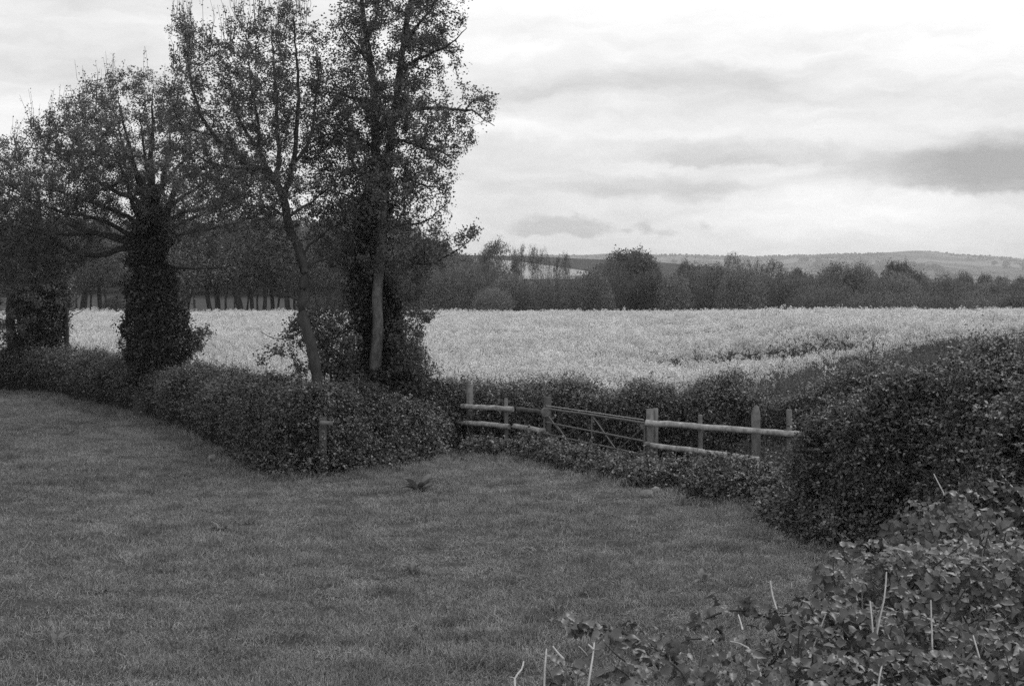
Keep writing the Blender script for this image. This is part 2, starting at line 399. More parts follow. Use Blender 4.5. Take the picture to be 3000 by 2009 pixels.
# the flowering crop stands on its own patch of ground
EDGE = np.array([(-60, 60), (-24, 54), (-14.9, 50.9), (-9.5, 42.9), (-5.8, 39.5), (-1.7, 35.2), (1.7, 34.2), (3.6, 36.2), (6, 38.6), (8.8, 44.0), (11.5, 45.5), (14, 47), (18.6, 52), (40, 60)])
FAR_Y = 106.0
def near_edge(x): return np.interp(x, EDGE[:, 0], EDGE[:, 1])
xs2 = np.linspace(-58, 58, 150); rows = np.linspace(0, 1, 60)
def crop_floor():
    X = np.repeat(xs2[None], 60, 0); Y = near_edge(X)+(FAR_Y+1-near_edge(X))*rows[:, None]
    V = np.stack([X, Y, H(X, Y)+.03], -1).reshape(-1, 3); i = np.arange(59)[:, None]*150+np.arange(149)[None]
    o = obj('crop_field', new_mesh('crop_field', V, np.stack([i, i+1, i+151, i+150], -1).reshape(-1, 4)), M_['crop_soil'], smooth_shade=True)
    tag(o, 'shaded floor of the field under the pale flowering crop', kind='structure')
crop_floor()

# ploughed rise with a strip of pale crop, half a kilometre off
def rise(x, y):
    px = x/y*FPX+CX
    top = np.interp(px, [900, 1300, 1540, 1700, 1800, 1900, 2000, 2060, 2200, 2500], [738, 747, 751, 758, 762, 766, 774, 782, 806, 850])
    zt = EYE+(HZ-top)/FPX*620
    t = smooth(y, 330, 620); return -14+(zt+14)*t-22*smooth(y, 630, 900)
sheet('ploughed_rise', np.linspace(-160, 260, 120), np.r_[np.linspace(330, 620, 40), np.linspace(630, 900, 10)], rise, M_['plough'], 'dark ploughed rise beyond the trees')
def strip():
    rng = np.random.RandomState(5); V = []; us = np.linspace(1380, 1735, 50); n = 8
    for a in np.linspace(0, 1, n):
        for px in us:
            yt = np.interp(px, [1380, 1500, 1560, 1640, 1735], [756, 768, 775, 786, 801]); py = yt+a*(822-yt)
            lo, hi = 335., 619.
            for _ in range(40):
                mid = (lo+hi)/2; x = (px-CX)/FPX*mid
                if float(rise(np.array(x), np.array(mid))) < Zat(py, mid): lo = mid
                else: hi = mid
            x = (px-CX)/FPX*lo; V.append((x, lo, float(rise(np.array(x), np.array(lo)))+.5))
    k = len(us); i = np.arange(n-1)[:, None]*k+np.arange(k-1)[None]
    tag(obj('distant_field', new_mesh('distant_field', V, np.stack([i, i+1, i+k+1, i+k], -1).reshape(-1, 4)), M_['far_rape'], smooth_shade=True), 'strip of pale flowering crop on the ploughed rise', kind='structure')
strip()

# long wooded hills on the skyline
_n1, _n2, _n3 = SN(21, 9, .004), SN(22, 9, .016), SN(23, 9, .05)
def hills(x, y):
    px = x/y*FPX+CX
    top = np.interp(px, [-2000, 400, 1000, 1540, 1700, 1800, 1900, 2000, 2100, 2200, 2350, 2500, 2600, 2650, 2690, 2730, 2760, 2800, 2900, 3000, 3300, 6000],
                    [770, 765, 758, 748, 747, 746, 747, 748, 752, 754, 750, 745, 742, 739, 738, 739, 743, 747, 753, 760, 778, 800])
    zt = EYE+(HZ-top)/FPX*3600
    t = np.clip((y-1300)/2300, 0, 1); prof = .30*smooth(t, 0, .35)+.2*smooth(t, .3, .65)+.5*smooth(t, .62, 1)
    P = np.stack([x, y, x*0], -1)
    return -28+(zt+28)*prof+(2.2*_n1(P)+.9*_n2(P)+1.0*_n3(P))*np.clip(t*3, 0, 1)*np.where(t > .97, .35, 1)-40*smooth(y, 3620, 4200)
sheet('hills', np.linspace(-1500, 2000, 420), np.r_[np.linspace(1300, 3620, 150), np.linspace(3660, 4200, 8)], hills, M_['hill'], 'long wooded hills on the skyline')

# ------------------------------------------------------------------ background trees
def proto_tree(seed, kind):
    rng = np.random.RandomState(seed); step = .42; leaf = .17; lift = .08
    if kind == 'round':      # clear trunk, open rounded crown
        nodes = [(.16*math.sin(z*1.3+seed), .1*math.cos(z+seed), z) for z in np.arange(0, 3.5, step)]; A = rng.normal(size=(2400, 3)); A /= np.linalg.norm(A, axis=1)[:, None]
        A *= rng.uniform(.25, 1, (2400, 1))**.5; A = A*[3.6, 3.6, 2.9]+[0, 0, 6.0]; nl = 7000
    elif kind == 'oak':      # heavy, clumped crown low on a short trunk
        nodes = [(0, 0, z) for z in np.arange(0, 1.9, step)]; A = rng.normal(size=(2600, 3)); A /= np.linalg.norm(A, axis=1)[:, None]
        A *= rng.uniform(.3, 1, (2600, 1))**.4; A = A*[4.2, 4.2, 3.3]+[0, 0, 5.0]; A = A[SN(seed, 7, .9)(A) > -.5]; nl = 13000; leaf = .21
    elif kind == 'open':     # rounded crown with gaps between its limbs
        nodes = [(0, 0, z) for z in np.arange(0, 2.9, step)]; A = rng.normal(size=(3600, 3)); A /= np.linalg.norm(A, axis=1)[:, None]
        A *= rng.uniform(.3, 1, (3600, 1))**.4; A = A*[3.6, 3.6, 3.0]+[0, 0, 5.6]; A = A[SN(seed, 7, .8)(A) > .0]; nl = 8000; leaf = .2
    elif kind == 'willow':   # many stems fanning from the ground
        nodes = []; A = rng.uniform(-1, 1, (2600, 3)); z = .8+5.2*rng.uniform(0, 1, 2600)**.8; a = rng.uniform(0, 6.28, 2600)
        rr = (.6+2.9*np.sin(np.clip(z/6.2, 0, 1)*2.6))*np.sqrt(rng.uniform(.03, 1, 2600)); A = np.stack([rr*np.cos(a), rr*np.sin(a), z], 1); nl = 9500; leaf = .12; lift = .35
    elif kind == 'shrub':
        nodes = []; A = rng.normal(size=(2000, 3)); A /= np.linalg.norm(A, axis=1)[:, None]; A *= rng.uniform(.2, 1, (2000, 1))**.45
        A = A*[2.8, 2.8, 2.5]+[0, 0, 2.2]; A = A[A[:, 2] > .2]; nl = 10500; leaf = .15
    elif kind == 'bare':     # sparse tall crown of fine twigs
        nodes = [(.22*math.sin(z*1.1+seed), .15*math.cos(z*1.7+seed), z) for z in np.arange(0, 2.6+.5*(seed % 3), step)]; A = rng.normal(size=(2300, 3)); A /= np.linalg.norm(A, axis=1)[:, None]
        A *= rng.uniform(.3, 1, (2300, 1))**.45; A = A*[2.6, 2.6, 3.4]+[0, 0, 6]; nl = 2800; leaf = .13; lift = .25
    elif kind == 'pollard':  # slim pole with tufts
        nodes = [(math.sin(z*.7)*.12, math.cos(z)*.08, z) for z in np.arange(0, 7.4, step)]
        cs = [(.1, 0, 8.0, 1.1), (-.6, 0, 7.4, .75), (.7, .1, 7.0, .7), (0, 0, 5.6, .35), (.2, 0, 4.4, .3)]
        A = np.concatenate([rng.normal(size=(240, 3))*r*.55+[x, y, z] for x, y, z, r in cs]); nl = 1500; leaf = .17
    if not nodes:
        k = 9 if kind == 'willow' else 7; nodes, par = [], []
        for i in range(k):
            a = i*6.28/k+rng.uniform(0, .5); q = rng.uniform(.15, .55)
            for j in range(5): nodes.append((math.cos(a)*(.15+q*j*step*.8), math.sin(a)*(.15+q*j*step*.8), j*step*.9)); par.append(len(nodes)-2 if j else -1)
    else: par = [i-1 for i in range(len(nodes))]
    given = [(.30 if kind in ('oak', 'open') else .36 if kind == 'round' else .26 if kind == 'bare' else .14 if kind == 'pollard' else .06)*(1-.3*i/len(nodes)) for i in range(len(nodes))]
    N, par = colonise(A, nodes, par, step, 2.6, .55, 60, rng, lift)
    r = radii(N, par, .012, 2.2, given)
    N = N+rng.normal(size=N.shape)*.05*(np.arange(len(N)) >= len(given))[:, None]
    mb = MB()
    for child, c in chains(N, par, r):
        R = r[c].copy(); R[0] = min(R[0], R[1]*1.2) if child else R[0]
        mb.tube(N[c], R, 7 if R[0] > .1 else 3, False)
    thin = np.where(r < .05)[0]
    # twigs standing off the thin branches
    tw = rng.choice(thin, 2200 if kind in ('willow', 'bare', 'round') else 900); d = rng.normal(size=(len(tw), 3))*.5+[0, 0, .5 if kind != 'willow' else 1.0]
    d /= np.linalg.norm(d, axis=1)[:, None]; ln = rng.uniform(.3, .8, len(tw))[:, None]; s = np.cross(d, rng.normal(size=d.shape)); s /= np.linalg.norm(s, axis=1)[:, None]
    P0 = N[tw]; V = np.stack([P0-s*.011, P0+s*.011, P0+d*ln], 1).reshape(-1, 3)
    twm = new_mesh(kind+'_twigs', V, T=np.arange(len(V)).reshape(-1, 3))
    q = rng.choice(thin, nl); P = N[q]+rng.normal(size=(nl, 3))*.26
    if kind in ('willow', 'bare', 'round'):
        h = nl//2; k = rng.randint(0, len(tw), h); P[:h] = P0[k]+d[k]*ln[k]*rng.uniform(.2, 1, (h, 1))+rng.normal(size=(h, 3))*.06
    if kind in ('shrub', 'oak', 'willow'):     # outer leaves form lumpy domes
        k = int(nl*.8); d3 = rng.normal(size=(k, 3)); d3 /= np.linalg.norm(d3, axis=1)[:, None]; lob = 1+.26*SN(seed+5, 8, 1.7)(d3)+.13*SN(seed+6, 8, 5)(d3)
        rr = {'shrub': [2.7, 2.7, 2.5], 'oak': [4.1, 4.1, 3.3], 'willow': [2.9, 2.9, 3.2]}[kind]; cz = {'shrub': 2.1, 'oak': 5.0, 'willow': 3.0}[kind]
        P2 = d3*rr*(lob*np.clip(1-np.abs(rng.normal(0, .22 if kind != 'willow' else .30, k)), .5, 1))[:, None]+[0, 0, cz]; P = np.vstack([P, P2])
    P = P[P[:, 2] > .1]
    lm = leaf_mesh(kind+'_leaves', P, leaf, rng, up=.5)
    tm = mb.mesh(kind+'_trunk')
    lm.materials.append(M_[{'willow': 'far_leaf_pale', 'oak': 'far_leaf_dark', 'pollard': 'far_leaf_dark'}.get(kind, 'far_leaf')]); tm.materials.append(M_['far_twig']); twm.materials.append(M_['far_twig'])
    top = np.percentile(P[:, 2], 99.3); rad = np.percentile(np.abs(P[:, 0]), 97)
    return dict(trunk=tm, crown=lm, twigs=twm, top=top, rad=rad, kind=kind)
PT = {}
for kind, seeds in (('round', (11, 12, 13)), ('oak', (21, 22)), ('willow', (31, 32)), ('shrub', (41, 42)), ('bare', (51, 52, 53)), ('pollard', (61, 62)), ('open', (71,))):
    PT[kind] = [proto_tree(s, kind) for s in seeds]
_trng = np.random.RandomState(77)
def far_tree(kind, px, top, hw, Y, label, group=None, name=None, lean=0.0, which=None, cat='tree'):
    p = PT[kind][_trng.randint(len(PT[kind])) if which is None else which]
    x = (px-CX)/FPX*Y; zb = float(H(np.array(x), np.array(Y))); h = Zat(top, Y)-zb; w = hw/FPX*Y
    t = thing(name or {'round': 'broadleaf_tree', 'oak': 'oak_tree', 'willow': 'willow_thicket', 'shrub': 'shrub', 'bare': 'bare_tree', 'open': 'broadleaf_tree', 'pollard': 'pollard_tree'}[kind], label, cat, (x, Y, zb-.05), group)
    t.scale = (w/p['rad'], w/p['rad'], h/p['top']); t.rotation_euler = (0, lean, _trng.uniform(0, 6.28) if kind != 'pollard' else 0)
    if lean: t.rotation_euler.z = 0
    obj('trunk', p['trunk'], None, t); obj('twigs', p['twigs'], None, t)['kind'] = 'stuff'
    c = obj('crown', p['crown'], None, t); c['kind'] = 'stuff'
    return t
# row behind the field, left part: trees with clear trunks
GL = 'bare-trunked trees in the row behind the left half of the field'
for px, top, hw, Y, lean, lab in (
        (-60, 640, 110, 122, 0, 'trees outside'), (30, 660, 100, 122, 0, 'tree behind the ivy column at the left edge'),
        (150, 655, 100, 135, 0, 'tree with its crown right above the pale gap at far left'), (248, 690, 100, 138, 0, 'slim pale trunk, first left of the wide meadow gap'),
        (292, 680, 70, 140, 0, 'twiggy tree whose ivied foot stands at the meadow gap'), (420, 640, 95, 150, 0, 'tree half hidden by the big ivy trunk'),
        (548, 655, 150, 122, 0, 'stout straight trunk nearest the right side of the ivy trunk'), (614, 660, 70, 124, -.03, 'left trunk of the close twin pair'),
        (632, 650, 85, 125, .03, 'right trunk of the close twin pair'), (704, 665, 105, 124, -.10, 'dark trunk leaning left beside the twin pair'),
        (742, 675, 60, 126, -.10, 'thin leaning trunk between the twin pair and the crooked tree'), (772, 665, 60, 126, .02, 'thin dark trunk just left of a second thin one'),
        (796, 670, 60, 128, 0, 'thin trunk closest to the low bare branch of the crooked tree'), (842, 650, 80, 126, 0, 'trunk seen between low branch and crooked trunk'),
        (955, 660, 80, 124, .08, 'forked leaning trunk just right of the crooked tree'), (1008, 670, 100, 126, 0, 'trunk rising left of the ivy pair of stems'),
        (1180, 690, 70, 130, 0, 'trunk half hidden right of the ivy stems'), (1215, 720, 55, 126, 0, 'slim trunk at the right end of the shaded row')):
    if px < 0: lab = 'tree at the outer left end of the row behind the field'
    far_tree('round', px, top, hw, Y, 'twiggy spring tree behind the field, '+lab if len(lab.split()) < 9 else lab, GL, lean=lean)
for px, top, hw, Y, lean, lab in (
        (95, 700, 40, 128, .05, 'slender twiggy stem behind the ivy column, first of the slender stems'),
        (180, 715, 36, 130, -.04, 'slender twiggy stem just right of the ivy column at the left edge'),
        (222, 700, 34, 132, .03, 'slender twiggy stem left of the ivied foot at the meadow gap'),
        (265, 705, 30, 140, .06, 'slender twiggy stem on the left rim of the open meadow gap'),
        (312, 690, 34, 145, -.05, 'slender twiggy stem on the right rim of the open meadow gap'),
        (520, 700, 40, 130, .08, 'slender twiggy stem touching the left side of the stout straight trunk'),
        (575, 690, 34, 140, -.06, 'slender twiggy stem between the stout straight trunk and the twin pair'),
        (660, 690, 36, 132, .06, 'slender twiggy stem close on the right of the twin pair'),
        (688, 700, 30, 138, .0, 'slender twiggy stem between twin pair and dark leaning trunk'),
        (724, 700, 30, 130, .07, 'slender twiggy stem close on the right of the dark leaning trunk'),
        (758, 690, 32, 135, -.03, 'slender twiggy stem beside the thin leaning trunk'),
        (815, 700, 34, 127, .05, 'slender twiggy stem left of the low bare branch of the crooked tree'),
        (868, 690, 36, 130, -.05, 'slender twiggy stem just left of the crooked trunk at field level'),
        (905, 700, 34, 136, .04, 'slender twiggy stem just right of the crooked trunk at field level'),
        (936, 690, 34, 126, -.12, 'slender twiggy stem left of the forked leaning trunk'),
        (982, 700, 34, 132, .05, 'slender twiggy stem leaning away from the crooked tree toward the ivy pair'),
        (1030, 690, 36, 128, -.04, 'slender twiggy stem right of the forked leaning trunk'),
        (1165, 710, 34, 128, .05, 'slender twiggy stem closest to the left edge of the ivy pair'),
        (1240, 735, 34, 126, -.06, 'slender twiggy stem just right of the ivy pair of stems'),
        (1262, 745, 30, 124, .08, 'slender twiggy stem last of the shaded row before the fanning thickets')):
    far_tree('bare', px, top, hw, Y, lab, 'slender stems among the trunks behind the field', lean=lean, name='slender_tree')
# centre: thicket, round tree, slim poles
GW = 'fanning willow thickets along the far edge of the field'
for px, top, hw, Y, lab in ((175, 862, 40, 130, 'low scrub between the ivy column and the meadow gap'), (330, 868, 30, 150, 'small bush in the meadow gap left of the ivy trunk'), 
        (905, 866, 40, 126, 'bush just right of the crooked trunk at field level'), (975, 850, 50, 128, 'bush left of the ivy stems at field level'), (1060, 846, 50, 128, 'bush hidden behind the ivy stems'), (1170, 840, 56, 126, 'bush right of the ivy stems at field level'), (1225, 826, 52, 124, 'taller bush where the shaded row ends')):
    far_tree('willow' if px % 2 else 'shrub', px, top, hw, Y, lab, 'understorey bushes among the trunks behind the field', name='shrub', cat='shrub')
far_tree('willow', 1285, 765, 62, 122, 'grey fanning thicket where the shaded row ends', GW)
far_tree('willow', 1345, 752, 66, 124, 'tall fanning thicket left of the round open-crowned tree', GW)
far_tree('willow', 1405, 775, 60, 126, 'thicket with dark stems showing below the round open-crowned tree', GW)
far_tree('open', 1462, 706, 54, 140, 'round open-crowned tree left of the slim tufted poles', which=0)
GP = 'slim tufted trees against the sky by the ploughed rise'
for px, top, hw, Y, lab in ((1507, 725, 9, 170, 'thin tufted stem touching the round tree'), (1528, 717, 13, 168, 'straight tufted pole with a flat top tuft'), (1562, 719, 17, 166, 'broadest tufted pole, forked at its top'),
                            (1632, 752, 12, 172, 'short slim tree on the pale strip, left of a pointed one'), (1657, 739, 14, 170, 'pointed slim tree above the pale strip')):
    far_tree('pollard', px, top, hw, Y, lab, GP)
far_tree('bare', 1592, 730, 22, 166, 'bare crooked tree with curling branches beside the tufted poles', which=0)
far_tree('bare', 1415, 728, 14, 168, 'wispy bare tree left of the round open-crowned tree', which=1)
# right: scrub and trees
GS = 'rounded shrubs massed along the far edge of the field'
for px, top, hw, Y, kind, lab in (
        (1500, 815, 60, 122, 'shrub', 'low shrub under the slim poles'), (1585, 810, 70, 120, 'willow', 'grey twiggy bush below the pale strip, its left half'),
        (1655, 806, 64, 122, 'willow', 'grey twiggy bush below the pale strip, its right half'), (1735, 802, 58, 124, 'shrub', 'dark shrub right of the pale strip'),
        (1790, 775, 52, 128, 'willow', 'twiggy tree leaning on the left side of the great oak'), (1850, 734, 78, 134, 'oak', 'great rounded oak standing above the scrub'),
        (1905, 800, 62, 126, 'oak', 'leafy lower mass at the right foot of the great oak'), (1975, 815, 50, 124, 'shrub', 'shrub in the dip right of the great oak'),
        (2010, 768, 26, 190, 'oak', 'small dark oak just right of the great oak'), (2050, 790, 48, 140, 'shrub', 'dusky shrub behind the dip right of the great oak'),
        (2100, 788, 56, 126, 'shrub', 'broad shrub left of the tall bare crown'), (2147, 742, 30, 150, 'round', 'tall open crown breaking the hill line'),
        (2165, 800, 62, 120, 'shrub', 'pale full shrub at the foot of the tall open crown'), (2205, 772, 36, 140, 'willow', 'twiggy tree right of the tall open crown'),
        (2268, 763, 44, 142, 'round', 'second open crown, lower than the tall one'), (2250, 812, 52, 124, 'willow', 'twiggy bush under the second open crown'),
        (2333, 787, 22, 160, 'oak', 'small dark rounded tree peeping over the scrub'), (2330, 815, 50, 124, 'shrub', 'shrub below the small dark rounded tree'),
        (2395, 800, 54, 132, 'willow', 'grey domed bush before the long even mass'), (2450, 785, 64, 136, 'shrub', 'highest dome of the long scrub mass'),
        (2520, 788, 56, 136, 'shrub', 'dome beside the highest one of the scrub mass'), (2440, 838, 60, 118, 'shrub', 'low front shrub under the highest dome'),
        (2380, 855, 50, 116, 'shrub', 'low pale shrub at the crop edge before the grey dome'), (2575, 812, 54, 130, 'willow', 'twiggy dome left of the dark lone oak'),
        (2634, 769, 44, 170, 'oak', 'dark lone oak standing clear on the hill line'), (2690, 808, 20, 172, 'oak', 'small dark tree right of the lone oak'),
        (2640, 815, 56, 128, 'shrub', 'shrub in front of the lone oak'), (2700, 822, 60, 130, 'willow', 'long bush right of the lone oak'),
        (2770, 820, 60, 134, 'shrub', 'low dome between lone oak and small oaks'), (2825, 801, 30, 200, 'oak', 'first of the small oaks over the right-hand scrub'),
        (2885, 806, 24, 205, 'oak', 'second of the small oaks over the right-hand scrub'), (2935, 812, 24, 205, 'oak', 'third of the small oaks over the right-hand scrub'),
        (2990, 814, 28, 200, 'oak', 'last of the small oaks at the right edge'), (2850, 825, 62, 130, 'willow', 'pale-topped bush below the first small oaks'),
        (2920, 828, 60, 126, 'shrub', 'rounded shrub below the third small oak'), (2985, 836, 56, 122, 'shrub', 'shrub at the right edge of the field end'),
        (3060, 825, 60, 124, 'shrub', 'shrub past the right end of the scrub'), (2560, 858, 56, 112, 'willow', 'low twiggy bush at the crop edge below the even mass'),
        (2680, 860, 60, 108, 'shrub', 'low shrub at the crop edge below the lone oak'), (2790, 862, 60, 104, 'willow', 'low twiggy bush at the crop edge below the small oaks'),
        (2890, 862, 58, 100, 'shrub', 'low shrub at the crop edge near the right end'), (2980, 866, 54, 98, 'shrub', 'last low shrub at the crop edge'),
        (1440, 850, 40, 118, 'shrub', 'low bush under the round open-crowned tree'), 
        
        
        ):
    if kind in ('shrub', 'willow'): top -= 9
    if lab.startswith('low') and Y < 119: hw = hw*1.45; kind = 'willow' if px % 3 else kind; top += 4
    far_tree(kind, px, top, hw, Y, lab, GS if kind in ('shrub', 'willow') else 'trees standing above the far scrub', name='shrub' if kind == 'willow' else None, cat='shrub' if kind in ('shrub', 'willow') else 'tree')

# woods behind the row: one mass
def far_wood():
    rng = np.random.RandomState(9); ms = []
    for k in ('round', 'oak', 'shrub', 'willow'):
        p = PT[k][0]; v = MB()
        def arr(me):
            co = np.zeros(len(me.vertices)*3, np.float32); me.vertices.foreach_get('co', co); return co.reshape(-1, 3)
        co = arr(p['crown']); keep = np.arange(len(co)//4)[::3]; f = (keep[:, None]*4+np.arange(4)).ravel()
        pts = co[f].reshape(-1, 4, 3); cen = pts.mean(1, keepdims=True); pts = cen+(pts-cen)*1.8
        me = new_mesh('far_crown', pts.reshape(-1, 3), np.arange(len(keep)*4).reshape(-1, 4)); me.materials.append(M_['far_leaf_dark' if k == 'oak' else 'far_leaf']); ms.append(me)
    col = proto_collection('wood_tree', ms)
    P, S, I = [], [], []
    for _ in range(420):                            # wood on the slope behind the left row
        x = rng.uniform(-110, -4); y = rng.uniform(190, 300); P.append((x, y, 0)); S.append(rng.uniform(.9, 1.35)); I.append(rng.choice([0, 1, 0, 3]))
    for _ in range(420):                            # scrub and hedgerow trees sinking into the valley
        y = rng.uniform(150, 330); x = rng.uniform(.02, .42)*y; P.append((x, y, 0)); S.append(rng.uniform(.6, .9)); I.append(rng.choice([1, 2, 2, 3]))
    P = np.array(P); P[:, 2] = H(P[:, 0], P[:, 1])-.3; Q = []
    for i in range(9000):                           # woods and hedgerows on the far hills and in the vale
        y = rng.uniform(900, 3600) if i < 5200 else rng.uniform(3150, 3610); x = rng.uniform(-.12, .42)*y
        if y < 1300: z = float(H(np.array(x), np.array(y)))
        else: z = float(hills(np.array(x), np.array(y)))
        if _n1(np.array([[x*3, y*1.2, 0]]))[0] < (.2 if y < 3300 else -.6): continue
        Q.append((x, y, z-.5)); S.append(rng.uniform(.9, 1.7) if y < 3150 else rng.uniform(.3, .6)); I.append(rng.choice([1, 2, 2]))
    P = np.vstack([P, Q]); n = len(P); S = np.array(S)
    o = scatter('far_wood', P, np.stack([np.zeros(n), np.zeros(n), rng.uniform(0, 6.28, n)], 1), np.stack([S, S, S*rng.uniform(.85, 1.1, n)], 1), I, col)
    tag(o, 'woods and hedgerow trees massed behind the field and over the far hills', 'woodland')
far_wood()

# ------------------------------------------------------------------ haze
def haze():
    x0, x1, y0, y1, z0, z1 = -3450, 3450, -80, 5300, -70, 62
    V = [(x, y, z) for x in (x0, x1) for y in (y0, y1) for z in (z0, z1)]
    me = new_mesh('haze', V, [[0, 1, 3, 2], [4, 6, 7, 5], [0, 4, 5, 1], [2, 3, 7, 6], [0, 2, 6, 4], [1, 5, 7, 3]])
    m = bpy.data.materials.new('haze_air'); m.use_nodes = True; nt = m.node_tree; nt.nodes.clear()
    v = nt.nodes.new('ShaderNodeVolumePrincipled'); v.inputs['Color'].default_value = (.95, .95, .95, 1); v.inputs['Density'].default_value = HAZE; v.inputs['Anisotropy'].default_value = .2
    out = nt.nodes.new('ShaderNodeOutputMaterial'); nt.links.new(v.outputs[0], out.inputs['Volume'])
    tag(obj('haze', me, m), 'thin pale haze in the air toward the hills', kind='stuff')
HAZE = 0.00018
haze()

# ------------------------------------------------------------------ flowering crop
def joined(name, parts):
    """one mesh from (V, faces-of-4, material) groups"""
    V, Q, mi, mats, o = [], [], [], [], 0
    for v, q, m in parts:
        v = np.asarray(v, float).reshape(-1, 3); q = np.asarray(q, int).reshape(-1, 4)
        if m not in mats: mats.append(m)
        V.append(v); Q.append(q+o); mi.append(np.full(len(q), mats.index(m))); o += len(v)
    me = new_mesh(name, np.concatenate(V), np.concatenate(Q))
    for m in mats: me.materials.append(m)
    me.polygons.foreach_set('material_index', np.concatenate(mi).astype(np.int32)); return me
def strips(P0, P1, w, rng):
    """thin flat strips from P0 to P1"""
    d = P1-P0; s = np.cross(d, rng.normal(size=d.shape)); s /= np.linalg.norm(s, axis=1)[:, None]+1e-9; s *= np.asarray(w).reshape(-1, 1)/2
    V = np.stack([P0-s, P0+s, P1+s*.5, P1-s*.5], 1).reshape(-1, 3); return V, np.arange(len(V)).reshape(-1, 4)
def rape_plant(seed, lush=1.0):
    rng = np.random.RandomState(seed); n = rng.randint(5, 8)
    tips = np.stack([rng.normal(0, .13, n), rng.normal(0, .13, n), rng.uniform(1.02, 1.34, n)], 1)
    b = np.stack([tips[:, 0]*.15, tips[:, 1]*.15, tips[:, 2]*rng.uniform(.3, .6, n)], 1)
    P0 = np.vstack([b, [[0, 0, 0]]]); P1 = np.vstack([tips, [[0, 0, 1.0]]])
    st = strips(P0, P1, np.full(n+1, .012), rng)
    pet = []
    for t in tips:
        k = rng.randint(9, 14); a = rng.uniform(0, 6.28, k); hh = rng.uniform(-.10, .03, k); r = .062*(1-np.clip(hh/.05, 0, .8))*rng.uniform(.6, 1.1, k)
        pet.append(np.stack([t[0]+r*np.cos(a), t[1]+r*np.sin(a), t[2]+hh], 1))
    pet = np.vstack(pet)
    lv = np.stack([rng.normal(0, .15, 13), rng.normal(0, .15, 13), rng.uniform(.25, .95, 13)], 1)
    return joined('rape_plant', [(*st, M_['rape_stem']), (*leaf_quads(lv, .13, rng, up=.3, asp=.45), M_['rape_stem']), (*leaf_quads(pet, .042*lush, rng, up=.35, asp=.9), M_['petal'])])
rape_meshes = [rape_plant(s) for s in range(6)]
def crop():
    rng = np.random.RandomState(15); n = 105000
    y = np.sqrt(rng.uniform(33.**2, FAR_Y**2, n))
    x = rng.uniform(-.42, .42, n)*y
    keep = (y > near_edge(x)+rng.normal(0, .5, n)) & (rng.uniform(0, 1, n) < np.where(y < 55, 1, .75))
    P = np.stack([x, y, np.zeros(n)], 1)
    lodge = SN(31, 8, .25)(P*[.6, 1.6, 1])+.6*SN(32, 8, .8)(P*[.7, 1.3, 1])
    s = 1.0+.035*SN(33, 8, 1.2)(P)-.20*smooth(lodge, .7, 2.0)+rng.normal(0, .08, n)
    # the trough of thin plants that runs in from the right, and the ragged margin there
    tr = np.exp(-((y-(50.5+.3*(x-7)))/3.6)**2)*smooth(x, 3.2, 6)*(1-smooth(x, 12, 15))
    tr2 = np.exp(-((y-62-.1*x)/1.6)**2)*smooth(x, -24, -20)*(1-smooth(x, -13, -9))*.6
    rag = (1-smooth(y-near_edge(x), .3, 3.5))*smooth(x, 4, 8)
    mar = (1-smooth(y-near_edge(x), 0, 1.5))*.3
    thin = np.clip(tr*.95+tr2*.7+rag*.7+mar+.45*smooth(lodge, .5, 1.6), 0, .95)
    keep &= rng.uniform(0, 1, n) > thin; s *= 1-np.clip(.5*tr+.2*rag, 0, .6)
    P = P[keep]; s = s[keep]; m = len(P); P[:, 2] = H(P[:, 0], P[:, 1])
    rot = np.stack([rng.normal(0, .09, m), rng.normal(0, .09, m), rng.uniform(0, 6.28, m)], 1)
    wd = 1+.25*(P[:, 1] > 60)
    o = scatter('rapeseed_crop', P, rot, np.stack([s*wd, s*wd, s], 1), rng.randint(0, 6, m), proto_collection('crop_plant', rape_meshes))
    tag(o, 'pale flowering rapeseed filling the field', 'crop')
crop()
def stray_rape(px, top, Y, lab):
    x = (px-CX)/FPX*Y; z = float(H(np.array(x), np.array(Y))); h = Zat(top, Y)-z
    t = thing('rape_plant', lab, 'plant', (x, Y, z), 'stray flowering plants in the rough margin'); t.scale = (h/1.36*.8,)*2+(h/1.36,); t.rotation_euler.z = px
    obj('flowering_stem', rape_meshes[px % 6], None, t)
for px, top, Y, lab in ((2455, 1070, 31.0, 'tall pale flower head alone above the right hedge'), (2065, 1062, 40, 'stray flower head in the dark gap, left one'), (2235, 1080, 38, 'stray flower heads above the thick round post'),
                        (2245, 1094, 38.5, 'lower of two stray flower heads above the thick round post'), (2290, 1066, 41, 'stray flower head at the right of the dark gap')):
    stray_rape(px, top, Y, lab)

